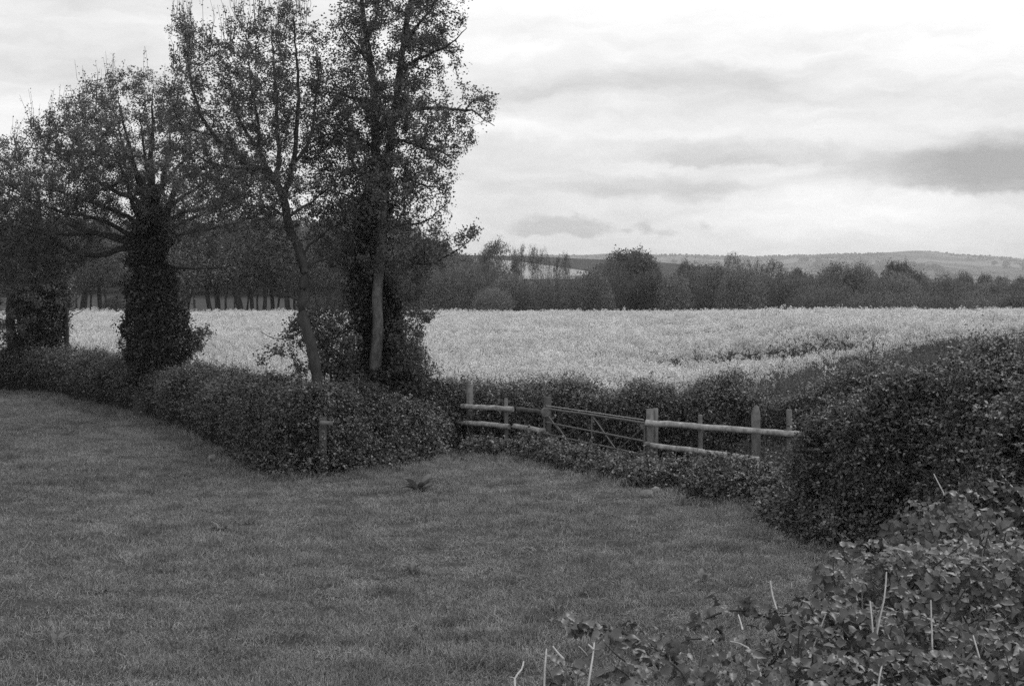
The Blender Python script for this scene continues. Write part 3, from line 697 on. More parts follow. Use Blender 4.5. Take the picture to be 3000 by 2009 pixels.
# ------------------------------------------------------------------ pasture grass
BASE = np.array([(-400, 1135), (-150, 1146), (70, 1153), (100, 1160), (300, 1190), (400, 1225), (500, 1262), (600, 1312), (700, 1365), (820, 1402), (950, 1408), (1050, 1393), (1200, 1368), (1400, 1345), (1550, 1362), (1700, 1402), (1900, 1448), (2100, 1482),
                 (2250, 1500), (2300, 1535), (2400, 1585), (2550, 1608), (2700, 1650), (3000, 1745), (3400, 1840)], float)   # foot of hedge and brambles, photograph pixels
BY = ground_depth(BASE[:, 1]); BX = (BASE[:, 0]-CX)/FPX*BY
def base_y(x): return np.interp(x, BX, BY)
def grass_tuft(seed):
    rng = np.random.RandomState(seed); n = 70
    r = .2*np.sqrt(rng.uniform(0, 1, n)); a = rng.uniform(0, 6.28, n); P = np.stack([r*np.cos(a), r*np.sin(a), np.zeros(n)], 1)
    h = rng.uniform(.03, .105, n); d = rng.normal(size=(n, 3))*[.75, .75, 0]+[.12, 0, 1]; d /= np.linalg.norm(d, axis=1)[:, None]
    s = np.cross(d, rng.normal(size=(n, 3))); s /= np.linalg.norm(s, axis=1)[:, None]; s *= .0037
    d2 = d+rng.normal(size=(n, 3))*.45*[1, 1, .2]+[0, 0, -.25]; d2 /= np.linalg.norm(d2, axis=1)[:, None]
    A = P+d*h[:, None]*.6; B = A+d2*h[:, None]*.5
    V = np.stack([P-s, P+s, A+s, A-s, A-s, A+s, B+s*.3, B-s*.3], 1).reshape(-1, 3)
    me = new_mesh('grass_tuft', V, np.arange(len(V)).reshape(-1, 4)); me.materials.append(M_['grass']); return me
def grass():
    rng = np.random.RandomState(19); out = []
    for y0, y1, dens in ((11.5, 18, 42), (18, 25, 34), (25, 50, 24)):
        n = int(dens*(y1-y0)*.84*(y1+y0)/2); y = rng.uniform(y0, y1, n); x = rng.uniform(-.42, .42, n)*y
        k = y < base_y(x)+1.0; out.append(np.stack([x[k], y[k]], 1))
    P = np.vstack(out); n = len(P); P = np.c_[P, H(P[:, 0], P[:, 1])-.005]
    q = SN(41, 8, 1.1)(P*[.7, 1, 1])+.7*SN(42, 8, 3.2)(P)
    fineq = SN(43, 9, 5.5)(P*[.55, 1.3, 1])+.6*SN(44, 9, 11)(P*[.6, 1.2, 1])
    h = 1.0+.20*q+.34*fineq+rng.normal(0, .15, n)
    keep = (fineq > -1.2) | (rng.uniform(0, 1, n) < .3); P = P[keep]; h = h[keep]; n = len(P)
    nb = base_y(P[:, 0])-P[:, 1]; h = h+rng.uniform(0, 1.5, n)*(1-smooth(nb, .1, 1.0)); h = np.clip(h, .35, 3); w = rng.uniform(.8, 1.25, n)
    near = P[:, 1] < 18
    o = scatter('pasture_grass', P, np.stack([np.zeros(n), np.zeros(n), rng.normal(0.4, 1.2, n)], 1), np.stack([w, w, h*(1+.1*near)], 1), rng.randint(0, 5, n), proto_collection('tuft', [grass_tuft(s) for s in range(5)]))
    tag(o, 'short rough pasture grass in front of the hedge', 'grass')
grass()

# ------------------------------------------------------------------ hedges
_l1, _l2 = SN(51, 8, 1.1), SN(52, 8, 3.0)
def hedge(name, label, cat, path, width, height, n_leaf, seed, size=.055, lean=.15, pale=.25, round_=.5, group=None, twigs=250, lumps=(.16, .09), top_noise=0.12, leaf_mat='hedge_leaf', shoots=.06, cap=.8):
    """path = front foot points (x, y); the body lies on the far side of it"""
    rng = np.random.RandomState(seed); path = np.asarray(path, float); n = 90
    F = spline(np.c_[path, np.zeros(len(path))], n)[:, :2]
    dd = np.r_[0, np.cumsum(np.linalg.norm(np.diff(path, axis=0), axis=1))]; s = np.linspace(0, dd[-1], n)
    hh = np.interp(s, dd, np.broadcast_to(np.asarray(height, float), (len(path),))); ww = np.interp(s, dd, np.broadcast_to(np.asarray(width, float), (len(path),)))
    ef = np.sqrt(np.clip(1-(1-np.clip(np.minimum(s, dd[-1]-s)/cap, 0, 1))**2, 0, 1)); hh = hh*(.2+.8*ef); w0 = ww; ww = ww*(.05+.95*ef); shift = (w0-ww)/2
    T = np.gradient(F, axis=0); T /= np.linalg.norm(T, axis=1)[:, None]; Nn = np.stack([-T[:, 1], T[:, 0]], 1)     # paths run left to right, so this points away from the camera
    def surf(si, u, off=0.0):
        """u 0..1 across the section: front face, top, back face"""
        i = np.clip(si*(n-1), 0, n-1.001); k = i.astype(int); f = (i-k)[:, None]
        p = F[k]*(1-f)+F[k+1]*f; nn = Nn[k]; h = hh[k]*(1-f[:, 0])+hh[k+1]*f[:, 0]; w = ww[k]*(1-f[:, 0])+ww[k+1]*f[:, 0]; sh = shift[k]*(1-f[:, 0])+shift[k+1]*f[:, 0]
        a = u*pi; c = -np.cos(a); sn = np.sin(a); e = 1-round_*.7
        d = (np.sign(c)*np.abs(c)**e*.5+.5)*w+sh; z = np.abs(sn)**e*h
        d = d+lean*z*(c < .3)*(1-np.clip(c, 0, 1))
        zb = H(p[:, 0]+nn[:, 0]*d, p[:, 1]+nn[:, 1]*d)
        P = np.stack([p[:, 0]+nn[:, 0]*d, p[:, 1]+nn[:, 1]*d, zb+z], 1)
        O = np.stack([nn[:, 0]*c, nn[:, 1]*c, sn], 1)
        b = _l1(P)*lumps[0]+_l2(P)*lumps[1]
        b = b*np.clip(sn*2+.3, 0, 1)
        return P+O*(b+off)[:, None], O
    root = thing(name, label, cat, (float(F[n//2, 0]), float(F[n//2, 1]), 0), group)
    inv = np.array([F[n//2, 0], F[n//2, 1], 0])
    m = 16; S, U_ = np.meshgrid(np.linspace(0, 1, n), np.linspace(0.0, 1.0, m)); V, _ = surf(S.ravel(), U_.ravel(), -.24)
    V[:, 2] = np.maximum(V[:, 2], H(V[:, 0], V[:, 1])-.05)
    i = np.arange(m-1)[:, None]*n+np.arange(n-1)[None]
    obj('inner_shade', new_mesh('inner_shade', V-inv, np.stack([i, i+1, i+n+1, i+n], -1).reshape(-1, 4)), M_['core_shade'], root, True)  # solid dark shell, shade between the leaves painted into it
    n_base = int(n_leaf*.62); n_leaf_all, n_leaf = n_leaf, n_base
    u = np.where(rng.uniform(0, 1, n_leaf) < .82, rng.uniform(0, .62, n_leaf), rng.uniform(.62, 1, n_leaf))
    off = np.clip(rng.normal(-.03, .07, n_leaf), -.2, .3)+np.abs(rng.normal(0, shoots, n_leaf))*(u > .3)
    P, O = surf(rng.uniform(0, 1, n_leaf), u, off)
    P += rng.normal(size=P.shape)*.03
    dens = _l2(P*1.7)+.7*_l1(P*2.3); keep = (P[:, 2] > H(P[:, 0], P[:, 1])+.01) & (rng.uniform(0, 1, n_leaf) < np.clip(.66+.42*dens, .06, 1)); P, O = P[keep], O[keep]
    pk = rng.uniform(0, 1, len(P)) < pale*(.35+.9*(O[:, 2] > .55))  # upward faces get more pale leaves, light put into their colour
    for msk, mt, nm in ((~pk, leaf_mat, 'leaves'), (pk, 'hedge_leaf_lit', 'lit_leaves')):
        o = obj(nm, leaf_mesh(nm, P[msk]-inv, size, rng, up=.45, out=O[msk]), M_[mt], root); o['kind'] = 'stuff'
    # arching sprays standing off the face, their leaves lying flat to the light
    ns = int(n_leaf_all/30); su = np.where(rng.uniform(0, 1, ns) < .8, rng.uniform(.04, .62, ns), rng.uniform(.4, .8, ns)); B, O3 = surf(rng.uniform(0, 1, ns), su, rng.uniform(-.12, .02, ns))
    B = B[B[:, 2] > H(B[:, 0], B[:, 1])+.08]; O3 = O3[:len(B)]; ns = len(B); kk = 13
    d = O3*.7+rng.normal(size=(ns, 3))*.55+[0, -.1, .35]; d /= np.linalg.norm(d, axis=1)[:, None]; ln = (.14+.42*rng.uniform(0, 1, ns)**2.2)*(1+shoots*2.5)
    t = np.tile(np.linspace(.1, 1, kk), ns); q = np.repeat(np.arange(ns), kk)
    P = B[q]+d[q]*(ln[q]*t)[:, None]-np.array([0, 0, .45])*(ln[q]*t**2)[:, None]+rng.normal(size=(ns*kk, 3))*.022
    tone = np.clip(.5+.5*_l2(B*.9)+.35*(B[:, 2]-H(B[:, 0], B[:, 1])-.4*np.mean(hh)), 0, 1); pk = (rng.uniform(0, 1, ns) < pale*2.0*tone)[q]  # higher sprays turn pale more often, painted as catching light
    for msk, mt, nm in ((~pk, leaf_mat, 'sprays'), (pk, 'hedge_leaf_lit', 'lit_sprays')):
        o = obj(nm, leaf_mesh(nm, P[msk]-inv, size*1.05, rng, up=.95), M_[mt], root); o['kind'] = 'stuff'
    if twigs:
        a, O2 = surf(rng.uniform(0, 1, twigs), rng.uniform(.05, .7, twigs), .0); d = rng.normal(size=a.shape)*.7+O2*.5+[0, 0, .35]; d /= np.linalg.norm(d, axis=1)[:, None]
        b = a+d*rng.uniform(.2, .6, (twigs, 1)); k = twigs//3
        mb = MB()
        for q in range(twigs): mb.tube(np.stack([a[q]-d[q]*.1, (a[q]+b[q])/2+rng.normal(size=3)*.03, b[q]])-inv, [.006, .005, .003], 3, False)
        o = obj('twigs', mb.mesh('twigs'), M_['bark_pale' if seed % 2 else 'twig'], root); o['kind'] = 'stuff'
    return root
def foot(px):                                   # ground point at the foot line under that pixel column
    y = float(ground_depth(np.interp(px, BASE[:, 0], BASE[:, 1]))); return ((px-CX)/FPX*y, y)
def hts(pxs, tops, push=.5): return [Zat(t, foot(p)[1]+push) for p, t in zip(pxs, tops)]
px = [-300, -100, 70, 200, 330, 450, 560, 660, 760, 850, 930]
hedge('clipped_hedge', 'long clipped hedge running away to the left below the trees', 'hedge', [foot(p) for p in px], 1.7, hts(px, [1026, 1030, 1036, 1048, 1066, 1092, 1110, 1124, 1142, 1160, 1168]), 120000, 61, size=.06, lean=.1, round_=.75, pale=.25, lumps=(.07, .10), shoots=.07, twigs=500)
px = [925, 985, 1050, 1130, 1210, 1290, 1345, 1400]
_fy = dict(zip(px, [0, 0, 0, 0, 0, .3, 1.25, 2.3]))
hedge('bramble_hedge', 'overgrown hedge between the corner and the rustic fence, full of brambles', 'hedge', [(foot(p)[0]*(1+_fy[p]/foot(p)[1]), foot(p)[1]+_fy[p]) for p in px], 1.6, [Zat(t, foot(p)[1]+_fy[p]+1.0) for p, t in zip(px, [1168, 1160, 1150, 1142, 1136, 1130, 1130, 1134])], 66000, 62, size=.06, lean=.3, round_=.55, pale=.3, lumps=(.24, .16), twigs=420, shoots=.1, cap=.35)
# scrub behind fence and gate
def back(pxs, Y): return [((p-CX)/FPX*y, y) for p, y in zip(pxs, Y)]
px = [1230, 1300, 1365, 1450, 1540, 1620, 1700, 1800, 1900, 2000]; Yb = [33.2, 33.6, 33.7, 33.4, 33.1, 32.8, 32.5, 31.7, 31.1, 30.8]
hedge('hawthorn_scrub', 'loose leafy scrub showing through and above the steel gate', 'hedge', back(px, Yb), 1.5, [Zat(t, y+.7) for t, y in zip([1128, 1126, 1140, 1150, 1160, 1155, 1165, 1165, 1158, 1165], Yb)], 52000, 63, size=.06, lean=.1, pale=.45, round_=.3, lumps=(.3, .16), twigs=420, shoots=.14)
px = [1880, 1985, 2070, 2160, 2250, 2340, 2440, 2560]; Yb = [31.4, 30.8, 30.4, 30.1, 29.7, 29.2, 28.4, 27.4]
hedge('hedge_scrub', 'twiggy scrub standing behind the two-rail fence right of the gate', 'hedge', back(px, Yb), 1.8, [Zat(t, y+.8) for t, y in zip([1165, 1160, 1155, 1150, 1140, 1122, 1105, 1090], Yb)], 52000, 64, size=.055, lean=.1, pale=.35, round_=.3, lumps=(.28, .16), twigs=460, shoots=.14)
# trailing growth at the foot of fence and gate
px = [1355, 1430, 1520, 1610, 1700, 1800, 1880, 1950]
hedge('bramble_patch', 'low trailing brambles along the foot of the gate and left fence', 'bramble', [foot(p) for p in px], [.9, 1.0, 1.2, 1.3, 1.5, 1.7, 1.9, 1.9], [.32, .32, .31, .27, .25, .25, .34, .40], 24000, 65, size=.075, lean=.2, pale=.32, round_=.1, lumps=(.07, .07), twigs=160)
px = [1930, 2000, 2080, 2160, 2240, 2310]
hedge('ivy_bank', 'dark leafy bank swallowing the lower rail right of the gate', 'bramble', [foot(p) for p in px], [2.2, 2.6, 2.6, 2.5, 2.6, 2.6], [.50, .58, .55, .5, .75, 1.0], 36000, 66, size=.075, lean=.3, pale=.25, round_=.1, lumps=(.16, .1), twigs=160)
px = [2285, 2360, 2480, 2620, 2800, 3000, 3300]
hedge('tall_hedge', 'tall dark bramble-grown hedge closing the right side', 'hedge', [foot(p) for p in px], [4.2, 4.2, 4.0, 3.8, 3.4, 3.2, 3.2], [Zat(t, foot(p)[1]+1.6) for p, t in zip(px, [1135, 1120, 1100, 1090, 1084, 1080, 1070])], 175000, 67, size=.062, lean=.22, pale=.22, round_=.62, lumps=(.16, .17), twigs=1300, shoots=.15, cap=.35)

px = [2215, 2300, 2400, 2520, 2640, 2780]
hedge('bramble_patch', 'low brambles spilling onto the grass at the foot of the tall hedge', 'bramble', [(foot(p)[0]-.25, foot(p)[1]-.45) for p in px], [1.2, 1.4, 1.5, 1.4, 1.3, 1.2], [.45, .75, .85, .7, .6, .5], 22000, 69, size=.07, lean=.5, pale=.2, round_=0, lumps=(.14, .12), twigs=140, shoots=.12, cap=.6)

px = [660, 760, 850, 940, 1040, 1150, 1260, 1350]
hedge('bramble_patch', 'low brambles and nettles along the foot of the hedge corner', 'bramble', [(foot(p)[0], foot(p)[1]-.12) for p in px], [.8, .9, 1.0, 1.0, 1.0, 1.0, 1.0, 1.0], [.3, .4, .5, .55, .5, .45, .42, .36], 24000, 70, size=.07, lean=.4, pale=.3, round_=0, lumps=(.13, .10), twigs=160, shoots=.1, cap=.6)

# ------------------------------------------------------------------ weeds between hedge and crop
def weed_plant(seed, tall):
    rng = np.random.RandomState(seed); n = 9
    P0 = np.stack([rng.normal(0, .10, n), rng.normal(0, .10, n), np.zeros(n)], 1); P1 = P0*1.8+np.stack([rng.normal(0, .08, n), rng.normal(0, .08, n), rng.uniform(.5, 1, n)*tall], 1)
    k = 46; q = rng.randint(0, n, k); t = rng.uniform(.15, 1, k)[:, None]; L = P0[q]*(1-t)+P1[q]*t+rng.normal(size=(k, 3))*.05
    return joined('weed', [(*strips(P0, P1, np.full(n, .009), rng), M_['weed']), (*leaf_quads(L, .085, rng, up=.35, asp=.4), M_['weed'])])
def weeds():
    rng = np.random.RandomState(71); n = 66000; x = rng.uniform(-24, 20, n); y = rng.uniform(22, 57, n)
    lo = np.where(x < -4.0, np.interp(x, BX, BY)+1.4, np.interp(x, [-4, -1, 1.5, 3.7, 5.3, 6.4, 8.5, 20], [30, 34, 33.2, 31.8, 28.5, 25, 23.5, 22]))
    k = (y > lo) & (y < near_edge(x)+np.where(x > 3, .6+7*smooth(x, 3, 6), .6)) & (np.abs(x) < .42*y)
    P = np.stack([x[k], y[k], np.zeros(k.sum())], 1); P[:, 2] = H(P[:, 0], P[:, 1]); m = len(P)
    s = .62+.12*SN(72, 7, .9)(P)+rng.normal(0, .1, m); s += (.38-.22*smooth(P[:, 0], 1, 5))*(1-smooth(near_edge(P[:, 0])-P[:, 1], .2, 3.5)); s = np.where(P[:, 0] > 3, s*1.15*(1-.2*smooth(P[:, 1]-near_edge(P[:, 0]), 0, 4)), s); s = np.clip(s, .3, 1.4)
    o = scatter('undergrowth', P, np.stack([rng.normal(0, .12, m), rng.normal(0, .12, m), rng.uniform(0, 6.28, m)], 1), np.stack([s, s, s], 1), rng.randint(0, 4, m), proto_collection('weed_plant', [weed_plant(s, 1.0) for s in range(4)]))
    tag(o, 'rank grass and nettles between hedge and crop', 'undergrowth')
weeds()

# ------------------------------------------------------------------ the near trees
def near_tree(name, label, Y0, trunks, limbs, poly, depth, n_attr, n_leaf, leaf, leaf_mat, seed, ivy=None, di=1.7, dk=.27, step=.15, sparse=None, tip=.0045, up=.45, lift=.08, holes=0.0, spread=.10, ivy_leaf=.075, ivy_n=0, whips=0):
    """trunks / limbs: (pixel points with optional depth offset, radius at start, radius at end); poly: crown outline, photograph pixels"""
    rng = np.random.RandomState(seed)
    def pt(q): p = W(q[0], q[1], Y0); return p+[0, q[2] if len(q) > 2 else 0, 0]
    nodes, par, giv = [], [], []
    lines = []
    for k, (pts, r0, r1) in enumerate(list(trunks)+list(limbs)):
        P = np.array([pt(q) for q in pts])
        if k >= len(trunks) and len(P[0]) and all(len(q) < 3 for q in pts):            # give limbs a sweep in depth
            s = rng.choice([-1, 1])*rng.uniform(.3, 1.0)*np.linalg.norm(P[-1]-P[0])*.45; P[:, 1] += s*np.linspace(0, 1, len(P))**1.2
        L = np.linalg.norm(np.diff(P, axis=0), axis=1).sum(); n = max(3, int(L/step)); S = spline(P, n); S[1:-1] += rng.normal(size=(n-2, 3))*.012
        if k < len(trunks) and (k == 0 or trunks[k][0][0][1] > 950): pi_, st = -1, 0; S[0, 2] = float(H(S[0, 0], S[0, 1]))-.1
        else:
            N = np.array(nodes); d = np.linalg.norm((N-S[0])*[1, .4, 1], axis=1); pi_ = int(d.argmin()); S = S+(N[pi_]-S[0])*np.linspace(1, 0, n)[:, None]**1.5; st = 1
        for j in range(st, n):
            nodes.append(S[j]); par.append(pi_ if j == st else len(nodes)-2); giv.append(r0+(r1-r0)*j/(n-1))
        lines.append((S, r0, r1))
    q = np.asarray(poly, float); lo, hi = q.min(0), q.max(0)
    p = rng.uniform(lo, hi, (n_attr*5, 2)); p = p[in_poly(p, poly)]
    d = poly_dist(p, poly)*Y0/FPX
    half = np.minimum(.35+1.5*d, depth)
    A = np.stack([(p[:, 0]-CX)/FPX*Y0, Y0+half*rng.uniform(-1, 1, len(p)), EYE+(HZ-p[:, 1])/FPX*Y0], 1)
    cl = SN(seed+1, 8, .9)(A)+.5*SN(seed+2, 8, 2.2)(A); A = A[cl > holes-1.3]
    if sparse is not None: A = A[rng.uniform(0, 1, len(A)) < sparse(A)]
    A = A[:n_attr]
    N, par = colonise(A, nodes, par, step, di, dk, 130, rng, lift)
    r = radii(N, par, tip, 2.3, giv); g = len(nodes)
    N = N+rng.normal(size=N.shape)*.018*(np.arange(len(N)) >= g)[:, None]
    base = np.array([N[0, 0], N[0, 1], float(H(N[0, 0], N[0, 1]))])
    root = thing(name, label, 'tree', tuple(base))
    big, small = branch_meshes(N-base, par, r, min(.022, max(t[1] for t in trunks)*.35), 9)
    if not big.V: big, small = small, MB()
    tr = obj('trunk', big.mesh('trunk'), M_['bark'], root, True)
    if small.V: obj('branches', small.mesh('branches'), M_['twig'], tr)['kind'] = 'stuff'
    thin = np.where((r < .014) & (np.arange(len(N)) >= g))[0]
    if len(thin) < 5: thin = np.arange(2, len(N))
    # short shoots carrying the leaves
    k = rng.choice(thin, min(22000, len(thin)*3)); dv = N[k]-N[np.maximum(par[k], 0)]; dv /= np.linalg.norm(dv, axis=1)[:, None]+1e-9
    dv = dv*.7+rng.normal(size=dv.shape)*.55+[0, 0, .35]; dv /= np.linalg.norm(dv, axis=1)[:, None]; ln = rng.uniform(.08, .34, (len(k), 1))
    s = np.cross(dv, rng.normal(size=dv.shape)); s /= np.linalg.norm(s, axis=1)[:, None]; s *= .0045
    V = np.stack([N[k]-s-base, N[k]+s-base, N[k]+dv*ln-base], 1).reshape(-1, 3)
    o = obj('shoots', new_mesh('shoots', V, T=np.arange(len(V)).reshape(-1, 3)), M_['twig'], tr); o['kind'] = 'stuff'
    if whips:
        tops = thin[np.argsort(-(N[thin, 2]+.25*np.abs(N[thin, 0]-base[0])))][:max(60, len(thin)//9)]; w = rng.choice(tops, whips); mb = MB(); WL_ = []
        for i_ in w:
            L_ = rng.uniform(.35, 1.0); e = N[i_]+np.array([rng.normal(0, .18), rng.normal(0, .18), 1])*L_; c_ = (N[i_]+e)/2+rng.normal(size=3)*.05
            mb.tube(np.array([N[i_], c_, e])-base, [.007, .005, .003], 3, False); tt = rng.uniform(.15, 1, 7)[:, None]; WL_.append(N[i_]*(1-tt)+e*tt+rng.normal(size=(7, 3))*.03)
        obj('whips', mb.mesh('whips'), M_['twig'], tr)['kind'] = 'stuff'; WL_ = np.vstack(WL_)
    # leaves in small bunches along the shoots
    m = n_leaf//4; j = rng.randint(0, len(k), m); cen = N[k[j]]+dv[j]*ln[j]*rng.uniform(.2, 1.05, (m, 1))
    clump = SN(seed+7, 8, 1.7)(cen); cen = cen[rng.uniform(0, 1, m) < np.clip(.78+.42*clump, .08, 1)]
    P = np.repeat(cen, 4, 0)+rng.normal(size=(len(cen)*4, 3))*spread*.6
    if whips: P = np.vstack([P, WL_])
    o = obj('crown', leaf_mesh('crown', P-base, leaf, rng, up=up, asp=.7), M_[leaf_mat], root); o['kind'] = 'stuff'
    if ivy:                                     # ivy sleeve: (px centre, py, half width px) down a stem
        I = np.array(ivy, float); py = rng.uniform(I[:, 1].min(), I[:, 1].max(), ivy_n); o_ = np.argsort(I[:, 1]); I = I[o_]
        cx = np.interp(py, I[:, 1], I[:, 0]); hw = np.interp(py, I[:, 1], I[:, 2])*Y0/FPX; a = rng.uniform(0, 6.28, ivy_n)
        dyc = np.interp(py, I[:, 1], I[:, 3]) if I.shape[1] > 3 else 0
        C0 = np.stack([(cx-CX)/FPX*Y0, np.full(ivy_n, Y0)+dyc, EYE+(HZ-py)/FPX*Y0], 1); O = np.stack([np.cos(a), np.sin(a)*.9, np.zeros(ivy_n)], 1)
        lump = .20*SN(seed+3, 8, 1.3)(C0*[1, 1, 1.2]+O*.6)+.14*SN(seed+4, 8, 3.5)(C0+O*.5)
        rr = np.maximum(.05, hw*(.9+lump))*np.clip(1-np.abs(rng.normal(0, .13, ivy_n)), .35, 1)+np.abs(rng.normal(0, .05, ivy_n))+(rng.uniform(0, 1, ivy_n) < .09)*rng.uniform(0, .36, ivy_n)
        P = C0+O*rr[:, None]; P[:, 2] -= .05*rng.uniform(0, 1, ivy_n)
        P = P[P[:, 2] > H(P[:, 0], P[:, 1])]; O = O[:len(P)]
        iv = leaf_mesh('ivy', P-base, ivy_leaf, rng, up=.25, asp=.8); o = obj('ivy', iv, M_['ivy'], root); o['kind'] = 'stuff'
        # woody core of the ivy, its near-black colour standing in for shade
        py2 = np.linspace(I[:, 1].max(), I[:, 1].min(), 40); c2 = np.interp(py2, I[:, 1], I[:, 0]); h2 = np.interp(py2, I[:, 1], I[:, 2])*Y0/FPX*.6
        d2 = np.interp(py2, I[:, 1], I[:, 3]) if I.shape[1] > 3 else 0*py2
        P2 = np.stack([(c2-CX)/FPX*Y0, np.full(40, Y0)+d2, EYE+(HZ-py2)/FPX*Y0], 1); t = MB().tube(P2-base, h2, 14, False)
        obj('ivy_core', t.mesh('ivy_core'), M_['core_shade'], root, True)
    return root

T1Y = 41.0
def hollow(px, py, Y, r0, r1, lo):
    c = W(px, py, Y); return lambda A: lo+(1-lo)*smooth(np.hypot(A[:, 0]-c[0], (A[:, 2]-c[2])*1.1), r0, r1)
near_tree('oak_tree', 'spreading oak with a thick ivy-smothered trunk left of the crooked tree', T1Y,
    [([(438, 1120), (434, 1000), (430, 880), (432, 780), (440, 690), (443, 610)], .50, .24), ([(443, 620), (447, 540), (441, 460), (449, 380), (446, 300), (452, 250)], .13, .008)],
    [([(425, 760), (360, 722), (300, 745), (240, 742), (150, 690), (40, 660)], 0.109, .012), ([(425, 740), (370, 716), (320, 700), (250, 672), (190, 645), (120, 590)], 0.102, .012),
     ([(432, 700), (385, 600), (360, 540), (330, 470), (290, 400)], 0.102, .012), ([(432, 690), (400, 590), (330, 560), (260, 520), (180, 470), (90, 430)], 0.095, .012),
     ([(440, 650), (410, 540), (395, 450), (380, 360), (370, 280)], 0.095, .012), ([(455, 700), (495, 650), (520, 570), (545, 525), (590, 512), (660, 530), (740, 548)], .115, .03),
     ([(452, 680), (500, 630), (570, 610), (640, 600), (720, 560)], 0.075, .012), ([(455, 760), (500, 778), (560, 784), (640, 788)], 0.068, .012), ([(440, 600), (478, 545), (500, 480), (545, 400)], 0.082, .012),
     ([(440, 700), (400, 690), (330, 650), (200, 620), (60, 560)], 0.082, .012), ([(445, 560), (430, 450), (425, 330)], 0.068, .012), ([(452, 700), (540, 690), (640, 670), (720, 650)], 0.061, .012), ([(436, 690), (350, 630), (270, 600), (150, 560), (20, 520)], .08, .01), ([(440, 640), (420, 560), (350, 440), (270, 330)], .08, .01), ([(446, 620), (470, 520), (480, 420), (470, 320)], .08, .01),
     ([(450, 660), (530, 590), (610, 540), (660, 450)], .08, .01), ([(450, 700), (560, 650), (680, 600), (780, 570)], .07, .01), ([(445, 600), (510, 500), (580, 420), (600, 350)], .07, .01), ([(430, 720), (330, 690), (200, 690), (60, 640)], .08, .01), ([(442, 620), (390, 500), (340, 400), (330, 300)], .07, .01)],
    [(-260, 480), (-160, 420), (-40, 405), (60, 375), (120, 345), (150, 318), (215, 280), (260, 250), (320, 218), (380, 200), (435, 205), (490, 260), (560, 310), (640, 380), (720, 440), (790, 520), (820, 600), (780, 690), (700, 745), (640, 800), (540, 795), (470, 700), (400, 690), (330, 760), (230, 800), (110, 850), (0, 830), (-160, 860), (-300, 700)],
    3.2, 9500, 190000, .061, 'oak_leaf', 101, holes=.05, sparse=hollow(430, 560, T1Y, .5, 1.6, .40), whips=150,
    ivy=[(440, 1125, 92), (450, 1075, 80), (455, 1030, 82), (470, 1000, 88), (462, 960, 86), (460, 900, 80), (452, 850, 84), (448, 790, 72), (430, 770, 80), (440, 740, 66), (445, 690, 72), (445, 650, 60), (442, 610, 34), (445, 570, 14), (447, 540, 4)], ivy_n=42000)

T2Y = 31.0
_h2f = hollow(815, 500, T2Y, .3, 1.5, .25)
def sp2(A): return np.clip(.35+.65*smooth(A[:, 2], 11.0, 5.5), 0, 1)*_h2f(A)
near_tree('crooked_tree', 'crooked bare-trunked tree with sparse young leaves between the two ivy-clad trees', T2Y,
    [([(927, 1118), (925, 1070), (912, 1010), (893, 950), (882, 905), (886, 860), (893, 805), (884, 755), (862, 700), (842, 640), (832, 585), (815, 545), (790, 510)], .135, .085)],
    [([(832, 580), (850, 530), (862, 490), (872, 455), (880, 400), (890, 300), (886, 180), (880, 60)], .07, .012), ([(812, 545), (770, 505), (720, 480), (660, 440), (610, 390), (560, 320), (525, 220), (505, 90)], .075, .012),
     ([(800, 520), (775, 480), (745, 430), (700, 370), (665, 300), (640, 180)], .065, .012), ([(780, 505), (730, 497), (670, 488), (600, 470), (540, 440)], .05, .012),
     ([(800, 520), (810, 470), (800, 390), (790, 300), (775, 150), (760, 40)], .06, .012), ([(865, 480), (900, 440), (925, 380), (935, 290), (945, 190)], .045, .01), ([(745, 430), (740, 350), (720, 250), (700, 90)], .04, .01),
     ([(893, 800), (912, 775), (950, 762), (990, 742)], .04, .012), ([(882, 885), (850, 875), (800, 862), (770, 830), (735, 812), (690, 810)], .045, .015), ([(900, 960), (860, 985), (810, 990), (770, 970)], .018, .006),
     ([(885, 755), (905, 720), (940, 700), (980, 660)], .035, .01), ([(842, 640), (900, 600), (960, 560), (1000, 540)], .035, .01), ([(842, 640), (790, 610), (720, 600), (640, 620)], .035, .01), ([(610, 390), (560, 380), (500, 350)], .03, .01)],
    [(455, 350), (470, 250), (495, 160), (505, 60), (560, 90), (575, 30), (610, 120), (650, 140), (690, 60), (720, 110), (745, 20), (800, 70), (830, 20), (870, 60), (905, 30), (940, 110), (965, 240), (960, 380), (930, 480), (1000, 520), (1010, 620), (985, 740), (920, 760), (860, 690), (840, 820), (760, 830), (680, 800), (640, 680), (570, 560), (480, 460)],
    2.4, 6400, 62000, .055, 'oak_leaf', 102, sparse=sp2, whips=170, holes=.15, lift=.3, di=1.5, spread=.08)

